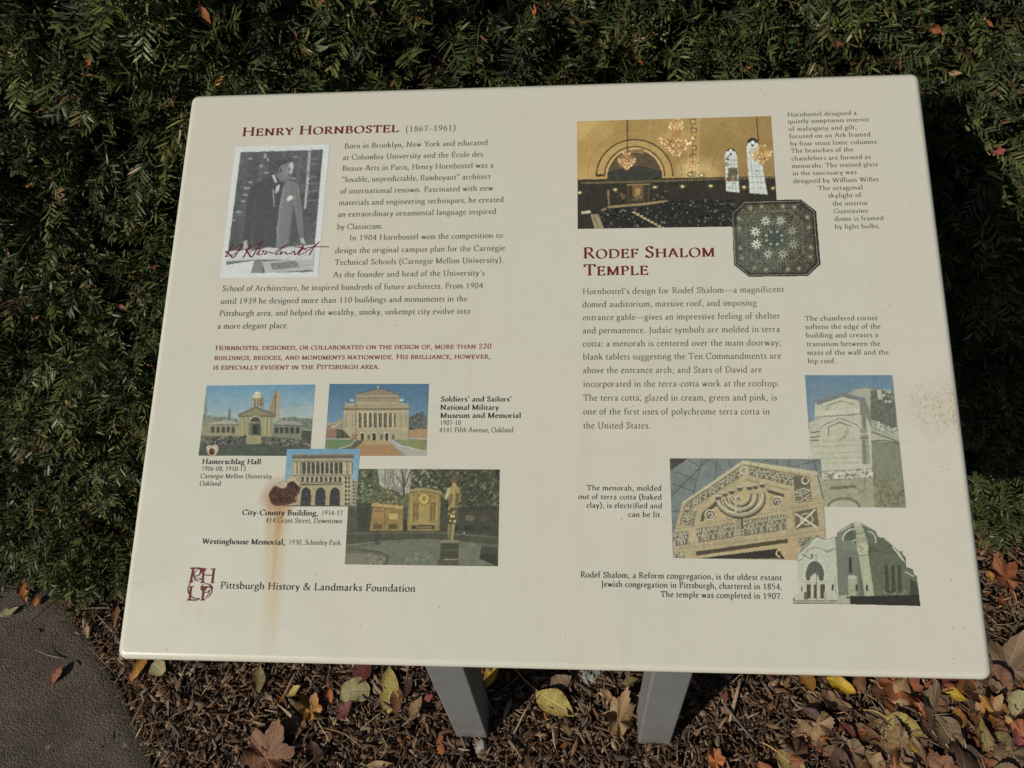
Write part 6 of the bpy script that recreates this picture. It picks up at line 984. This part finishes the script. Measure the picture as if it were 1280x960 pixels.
LEAVES = [
(444, 864, 'round', 56, .84, 15, 'pg', .25, 'rounded pale green leaf lying alone on the mulch left of the posts', .1), (486, 862, 'ovate', 86, .46, 95, 'yg', .4, 'yellow green pointed leaf standing upright in the picture, left of the left post', .15),
(496, 877, 'ovate', 54, .45, -85, 'br', .5, 'narrow brown leaf overlapping the yellow green pointed leaf', 0), (453, 840, 'ovate', 52, .8, 60, 'rd', .5, 'dark red leaf under the lower sign edge behind the rounded pale green leaf', .2),
(367, 864, 'ovate', 34, .6, 25, 'yg', .4, 'small oval green leaf left of the rounded pale green leaf', .2), (324, 852, 'lance', 62, .38, -85, 'ol', .7, 'long olive brown leaf hanging out under the sign edge at left', .2),
(386, 884, 'maple', 66, .75, 130, 'gd', .9, 'curled golden yellow lobed leaf with a long stalk, left of the posts', .7), (365, 909, 'oak', 62, .7, 200, 'br', .8, 'brown lobed leaf between the golden curled leaf and the big brown leaf', .3),
(338, 937, 'maple', 108, .95, 70, 'br', .75, 'large brown lobed leaf at the bottom edge left of the posts', .5), (392, 945, 'ovate', 62, .55, -70, 'db', .8, 'dark brown curled leaf right of the large brown leaf', .2),
(511, 858, 'lance', 48, .35, 80, 'db', .7, 'narrow dark brown leaf beside the yellow green pointed leaf', .2), (520, 884, 'ovate', 42, .5, 70, 'tan', .7, 'small tan leaf between the yellow green pointed leaf and the left post', .2),
(536, 872, 'ovate', 17, .8, 30, 'pk', .6, 'tiny pink red leaf against the left side of the left post', .0), (550, 925, 'ovate', 20, .5, 60, 'orr', .5, 'tiny orange leaf left of the foot of the left post', .0),
(474, 956, 'lance', 52, .3, 5, 'tan', .7, 'narrow tan leaf lying level at the bottom edge, left of the left post', .2), (614, 842, 'ovate', 62, .55, -92, 'y', .25, 'bright yellow leaf between the posts, beside the left post', .0),
(694, 880, 'serrate', 78, .58, -35, 'yg', .35, 'yellow green toothed leaf with a long stalk midway between the posts', .75), (701, 852, 'ovate', 44, .7, 30, 'gb', .6, 'grey brown leaf behind the toothed leaf between the posts', .2),
(775, 893, 'oak', 92, .62, 75, 'tan', .85, 'big curled tan leaf beside the left side of the right post', .25), (790, 852, 'lance', 42, .4, 15, 'ol', .7, 'narrow olive leaf against the right post under the sign edge', .1),
(674, 894, 'ovate', 30, .55, 150, 'orr', .9, 'small curled orange leaf under the toothed leaf between the posts', .2), (709, 913, 'ovate', 20, .6, 120, 'ol', .4, 'tiny olive leaf below the toothed leaf', .1),
(907, 871, 'lance', 22, .4, 80, 'pk', .4, 'tiny pink red leaf right of the right post', .0), (893, 947, 'oak', 50, .7, 110, 'orr', .9, 'orange red crumpled leaf right of the foot of the right post', .2),
(1050, 857, 'serrate', 54, .55, 150, 'y', .8, 'bright yellow curved leaf under the sign edge near the right corner', .2), (1042, 877, 'ovate', 66, .5, -25, 'tan', .9, 'folded tan leaf in front of the bright yellow curved leaf', .3),
(1127, 858, 'oak', 104, .72, -20, 'ob', .8, 'large orange brown lobed leaf under the right end of the sign', .3), (1146, 885, 'lance', 60, .42, -75, 'orr', .8, 'long orange leaf hanging down from the large orange brown lobed leaf', .0),
(1130, 908, 'serrate', 64, .66, -25, 'yg', .3, 'yellow toothed leaf right of the stalk, in the heap at lower right', .6), (1008, 850, 'ovate', 52, .62, 100, 'gd', .6, 'golden tan leaf under the sign edge left of the bright yellow curved leaf', .2),
(1093, 892, 'round', 32, .7, 5, 'gb', .35, 'small round grey brown leaf left above the yellow toothed leaf', .0), (1082, 917, 'ovate', 52, .6, -30, 'br', .6, 'brown leaf left of the yellow toothed leaf', .2),
(1167, 880, 'oak', 84, .8, 80, 'gb', .6, 'broad grey brown leaf right of the hanging orange leaf', .2), (1186, 921, 'ovate', 72, .72, -60, 'gb', .55, 'broad grey brown leaf lowest of the two in the right heap', .2),
(1198, 897, 'ovate', 42, .6, 80, 'gd', .6, 'golden leaf at the edge of the broad grey brown leaves', .2), (1194, 869, 'lance', 46, .45, -30, 'y', .5, 'yellow strip-like leaf under the right corner of the sign', .1),
(1241, 891, 'oak', 80, .75, 140, 'gd', .6, 'large golden brown leaf at the far right below the sign corner', .3), (1228, 926, 'ovate', 76, .42, 100, 'ol', .9, 'long folded olive leaf at the far right below the golden brown leaf', .2),
(1272, 879, 'round', 50, .8, 60, 'pg', .35, 'pale green leaf cut by the right edge of the picture', .1), (1263, 826, 'maple', 104, .95, 60, 'gb', .6, 'large grey tan leaf right of the sign corner', .2),
(1252, 854, 'ovate', 66, .7, -60, 'br', .6, 'brown leaf between the large grey tan leaf and the golden brown leaf', .2), (1249, 922, 'round', 36, .6, 5, 'ol', .3, 'small rounded olive leaf right of the long folded olive leaf', .0),
(1276, 921, 'ovate', 50, .6, 80, 'pk', .5, 'pink red leaf at the right edge of the picture', .2), (990, 955, 'ovate', 62, .62, -40, 'yg', .3, 'yellow green leaf at the bottom edge right of the right post', .4),
(1096, 952, 'ovate', 34, .8, 60, 'tan', .5, 'small tan leaf at the bottom edge under the right heap', .1), (1118, 955, 'ovate', 46, .7, -20, 'rd', .5, 'dark red leaf at the bottom edge under the right heap', .2),
(1142, 931, 'serrate', 28, .75, 60, 'y', .4, 'small yellow leaf just below the yellow toothed leaf', .1), (1124, 938, 'lance', 38, .4, 90, 'ol', .5, 'narrow olive leaf left of the small yellow leaf', .1),
(1244, 956, 'ovate', 50, .65, 20, 'ob', .5, 'russet leaf in the lower right corner of the picture', .2), (1059, 940, 'ovate', 24, .5, 10, 'orr', .4, 'tiny orange leaf left of the dark red leaf at the bottom edge', .0),
(1212, 858, 'ovate', 24, .7, 80, 'orr', .5, 'small orange leaf touching the sign edge near its right corner', .0), (1232, 862, 'ovate', 26, .7, 20, 'orr', .5, 'small orange leaf just right of the other one under the sign corner', .0),
(1188, 950, 'ovate', 32, .6, 70, 'orr', .6, 'orange leaf at the bottom edge below the broad grey brown leaves', .1), (1253, 716, 'maple', 78, .9, 100, 'ob', .7, 'large orange brown leaf at the foot of the hedge right of the sign', .3),
(1253, 752, 'lance', 34, .5, 60, 'orr', .6, 'orange leaf below the large orange brown leaf at the foot of the hedge', .1), (1238, 720, 'lance', 34, .4, 80, 'gd', .6, 'narrow golden leaf between the sign edge and the large orange brown leaf', .1),
(1266, 744, 'ovate', 28, .5, 100, 'orr', .6, 'small orange strip of leaf at the right edge below the hedge', .1), (1160, 912, 'ovate', 44, .6, -60, 'db', .6, 'dark brown leaf between the yellow toothed leaf and the broad grey brown leaf', .2),
(1020, 900, 'ovate', 58, .5, -40, 'db', .7, 'dark brown leaf below the folded tan leaf', .4), (1178, 850, 'ovate', 50, .6, 10, 'rd', .5, 'dark red leaf under the sign edge beside the yellow strip-like leaf', .1),
(1098, 866, 'round', 34, .8, 40, 'br', .6, 'small brown leaf tucked left of the large orange brown lobed leaf', .1), (1075, 852, 'ovate', 40, .7, 60, 'br', .7, 'brown leaf under the sign edge right of the bright yellow curved leaf', .1),
(1216, 948, 'ovate', 52, .7, 130, 'db', .5, 'dark brown leaf left of the russet leaf in the lower right corner', .2), (1062, 915, 'lance', 44, .4, -50, 'rd', .6, 'dark red narrow leaf left of the brown leaf in the right heap', .2),
(173, 836, 'lance', 62, .45, -110, 'gd', .7, 'curled golden brown leaf under the left corner of the sign', .2), (198, 835, 'round', 34, .9, -50, 'pg', .2, 'small round pale yellow leaf beside the curled golden brown leaf', .1),
(108, 789, 'ovate', 30, .6, -60, 'tan', .7, 'small tan leaf on the mulch beside the path edge', .1), (145, 772, 'lance', 56, .45, -75, 'br', .8, 'brown leaf hidden half behind the left edge of the sign', .1), (430, 888, 'ovate', 40, .7, 40, 'rd', .7, 'dark red brown crumpled leaf between the golden curled leaf and the yellow green pointed leaf', .1),
(412, 868, 'ovate', 30, .6, 100, 'orr', .8, 'small orange crumpled leaf right of the golden curled leaf', .0), (760, 870, 'lance', 40, .35, -40, 'tan', .6, 'narrow tan leaf right of the stalk of the toothed leaf between the posts', .1)]
for (px, py, kd, L, ra, an, ck, cu, lb, stk) in LEAVES: leaf(px, py, kd, L, ra, an, ck, cu, lb, GM, stk, name='fallen_leaf')
leaf(72, 843, 'lance', 40, .6, 75, 'ob', .8, 'brown leaf with a thin stalk lying on the dark path', GP, 1.1, lift=.010); leaf(32, 738, 'ovate', 56, .55, -70, 'orr', .8, 'orange leaf on the path at the foot of the hedge', GP, .1, lift=.011)
leaf(12, 765, 'ovate', 38, .55, 30, 'pg', .5, 'pale yellow green leaf on the path at the left edge of the picture', GP, .2, lift=.010); leaf(46, 752, 'round', 20, .8, 80, 'orr', .7, 'tiny orange leaf under the orange leaf on the path', GP, 0, lift=.010)
def on_hedge(px, py, off=.045):
    d = ray(px, py); lo, hi = .3, 3.0
    for _ in range(40):
        m_ = (lo + hi) / 2; q = CC + d * m_
        if q[1] > hedge_y(q[0], q[2]) - off: hi = m_
        else: lo = m_
    return CC + d * lo
HL = [(112, 79, 20, 'orr', 'small rusty orange scrap of leaf in the upper left part of the hedge'), (259, 20, 40, 'orr', 'rusty curled leaf at the top of the hedge above the left end of sign'), (276, 100, 34, 'gd', 'golden curled leaf scrap just above the top left corner of the sign'), (34, 231, 16, 'orr', 'tiny rusty orange leaf scrap at the left edge of the hedge, level with the portrait'),
(1167, 36, 34, 'orr', 'bright orange leaf in the hedge above the top right corner of the sign'), (1237, 29, 20, 'orr', 'small rusty orange leaf scrap in the top right corner of the hedge'), (1194, 91, 24, 'tan', 'narrow tan leaf scrap right of the top right corner of the sign'), (1262, 145, 20, 'orr', 'small rusty orange leaf scrap at the right edge of the hedge beside the shadow'),
(1246, 189, 30, 'pk', 'reddish narrow leaf at the edge of the dark shadow right of the sign'), (110, 356, 20, 'pk', 'small reddish leaf in the left part of the hedge'), (154, 383, 22, 'pk', 'reddish leaf scrap in the hedge near the left edge of the sign'), (46, 396, 14, 'orr', 'tiny rusty orange scrap far left in the hedge below the small reddish leaf'), (10, 319, 20, 'tan', 'tan leaf scrap at the left edge of the hedge'),
(191, 334, 24, 'ob', 'russet leaf scrap in the hedge touching the left edge of the sign'), (189, 456, 22, 'orr', 'rusty orange leaf scrap in the hedge beside the red sentence on the sign'), (117, 461, 12, 'rd', 'tiny red scrap of leaf in the left middle of the hedge'), (83, 502, 16, 'gd', 'tiny golden scrap of leaf in the lower left of the hedge'), (115, 651, 30, 'ob', 'russet leaf deep in the lower left of the hedge'), (152, 664, 26, 'orr', 'rusty orange leaf scrap low in the hedge at the left edge of the sign'), (62, 648, 26, 'rd', 'dark red leaf low in the left end of the hedge'),
(523, 24, 22, 'orr', 'rusty leaf scrap in the hedge above the middle of the left half of the sign'), (668, 12, 22, 'orr', 'rusty orange scrap of leaf at the top edge of the hedge near the middle'), (800, 78, 20, 'orr', 'rusty orange leaf scrap in the hedge above the picture with gold walls'), (934, 86, 18, 'orr', 'rusty scrap of leaf just above the top sign edge right of the middle'), (1048, 52, 34, 'ob', 'russet leaf in the hedge above the right column of text'), (402, 2, 22, 'ob', 'russet scrap at the top edge of the picture above the heading')]
for i_, (px, py, L, ck, lb) in enumerate(HL):
    r = np.random.default_rng(int(px * 3 + py)); leaf(px, py, 'lance' if r.random() < .6 else 'oak', L * .75, .38 + .3 * r.random(), r.uniform(0, 360), 'ob' if ck == 'orr' and i_ % 3 else ck, 1.2, lb, GH, .2, pos=on_hedge(px, py), normal=(r.normal(0, .3), -.9, .5), name='dead_leaf')
rh = np.random.default_rng(55)
for i in range(120):                               # dull brown leaves of the heap at lower right, alike in the photo
    x, y = rh.uniform(955, 1290), rh.uniform(846, 978)
    if x < 1110 and rh.random() < .5: continue
    leaf(x, y, ('ovate', 'oak', 'serrate', 'oak', 'maple', 'lance')[i % 6], rh.uniform(40, 92), rh.uniform(.5, .85), rh.uniform(0, 360), ('br', 'ob', 'tan', 'gb', 'ob', 'tan', 'db')[i % 7], rh.uniform(.3, .85), 'dull brown dead leaf crumpled among others in the heap at lower right', 'dull brown leaves heaped at lower right', .2, lift=rh.uniform(.008, .017), flip=bool(i % 2), tilt=(rh.normal(0, .22), rh.normal(0, .22)))
# crumbs of broken leaf between the chips, too many to count
def crumbs():
    r = np.random.default_rng(77); V, Q, C = [], [], []; cols = np.array([lin(PAL[k][0]) for k in ('br', 'tan', 'ob', 'gb', 'br', 'db', 'gb', 'orr')]) * KL
    def one(p, s, c):
        a = r.uniform(0, 6.28); n = r.normal(0, .5, 2); e = np.array((math.cos(a), math.sin(a), n[0] * .6)); f = np.array((-math.sin(a), math.cos(a), n[1] * .6)); b = len(V); k = r.uniform(.35, .9); w3 = np.array((0, 0, 1.0))
        for u, v, z in ((-.5, -.1, 0), (-.1, -.5, .12), (.5, -.2, 0), (.35, .35, .15), (-.15, .5, .0), (.05, 0, .25)): V.append(p + e * u * s * (1 + .3 * r.normal()) + f * v * s * k + w3 * abs(z * s * r.normal(0, .8)))
        Q.extend([(b + 5, b + i, b + (i + 1) % 5) for i in range(5)]); C.extend([c * r.uniform(.6, 1.3)] * 6)
    for i in range(2300):
        x, y = r.uniform(-.85, 1.25), r.uniform(-.45, .3)
        if x < edge_x(y): continue
        if r.random() > .28 + .72 * np.clip((x - .25) / .4, 0, 1): continue
        one(np.array((x, y, r.uniform(.008, .016))), r.uniform(.005, .019), cols[r.integers(0, len(cols))])
    np_mesh_o = np_mesh('leaf_litter', np.array(V), np.array(Q), M_CHIP, None, np.array(C)); tag(np_mesh_o, 'crumbs of broken brown and orange leaf scattered through the mulch', None, kind='stuff')
crumbs()
def twig(P, r0, label, colr, name='twig'):
    P = catmull(P, n=5); rr = np.random.default_rng(int(abs(P[0][0]) * 1e4)); V, Fs = [], []; m = len(P)
    for i, p in enumerate(P):
        k = r0 * (1 - .5 * i / m) * (1 + .15 * rr.normal())
        for q in range(6): V.append((p[0] + k * math.cos(q * 1.047) * .6, p[1] + k * math.cos(q * 1.047), p[2] + k * math.sin(q * 1.047)))
    for i in range(m - 1):
        for q in range(6): j = (q + 1) % 6; Fs.append((i * 6 + q, i * 6 + j, i * 6 + 6 + j, i * 6 + 6 + q))
    Fs += [tuple(range(6)), tuple(reversed([(m - 1) * 6 + q for q in range(6)]))]
    t = NT('dry_twig', .8, .2); t.col(t.mix(t.ramp(t.noise(t.obj(), 300, 4), 0, 1, .3, .7), colr, tuple(c * .6 for c in colr[:3]) + (1,))); return tag(mesh_obj(name, V, Fs, t.m, smooth=True), label, 'twig', 'dry twigs on the ground')
def tw(pxs, r0, label, colr, z=.02): twig([on_ground(x, y, z + .004 * (i % 2)) for i, (x, y) in enumerate(pxs)], r0, label, colr)
tw([(93, 763), (112, 760), (138, 760)], .0022, 'pale dry twig at the foot of the hedge, nearer of two', (.22, .16, .10, 1)); tw([(95, 752), (112, 748), (130, 750)], .0018, 'thin pale dry twig at the foot of the hedge, farther of two', (.20, .15, .09, 1), .03)
tw([(40, 776), (60, 758), (74, 748)], .002, 'dark twig lying on the path near the orange leaf', (.07, .05, .04, 1), .02); tw([(398, 908), (430, 917), (455, 936)], .0013, 'thin golden stalk lying across the mulch below the golden curled leaf', (.26, .17, .08, 1))
tw([(1068, 888), (1090, 902), (1112, 910)], .0014, 'thin dark stalk pointing at the yellow toothed leaf', (.13, .08, .05, 1), .028); tw([(905, 880), (925, 905), (946, 930)], .0024, 'grey woody twig slanting across the mulch right of the right post', (.17, .14, .11, 1)); tw([(1030, 945), (1048, 932), (1066, 928)], .0015, 'thin pale twig at the bottom edge left of the dark red leaf', (.22, .17, .12, 1)); tw([(636, 925), (645, 936), (652, 948)], .003, 'stubby tan twig on the mulch right of the left post', (.24, .17, .11, 1))
def stone(px, py, s, label, colr):
    bm = bmesh.new(); bmesh.ops.create_icosphere(bm, subdivisions=4, radius=1); r = np.random.default_rng(int(px)); k = r.normal(0, 3, (3, 3)); 
    for v in bm.verts: d = sum(math.sin(k[i] @ np.array(v.co) + i) for i in range(3)) * .13 + sum(math.sin(3.1 * (k[i] @ np.array(v.co)) + 2 * i) for i in range(3)) * .045; v.co *= 1 + d; v.co.x *= s[0]; v.co.y *= s[1]; v.co.z *= s[2]
    me = bpy.data.meshes.new('concrete_lump'); bm.to_mesh(me); bm.free(); t = NT('pale_concrete', .95, .1); v = t.obj(); n1 = t.noise(v, 150, 6, .75); t.col(t.mix(t.ramp(n1, 0, 1, .3, .7), tuple(c * .45 for c in colr) + (1,), tuple(colr) + (1,))); t.bump(n1, 1, .004); me.materials.append(t.m)
    o = bpy.data.objects.new('concrete_lump', me); COL.objects.link(o); o.location = on_ground(px, py, .006); tag(o, label, 'stone')
stone(602, 934, (.013, .016, .011), 'pale crumb of concrete at the foot of the left post', (.42, .40, .36)); stone(738, 843, (.018, .022, .014), 'pale grey green lump of concrete between the posts behind the toothed leaf', (.34, .37, .34))
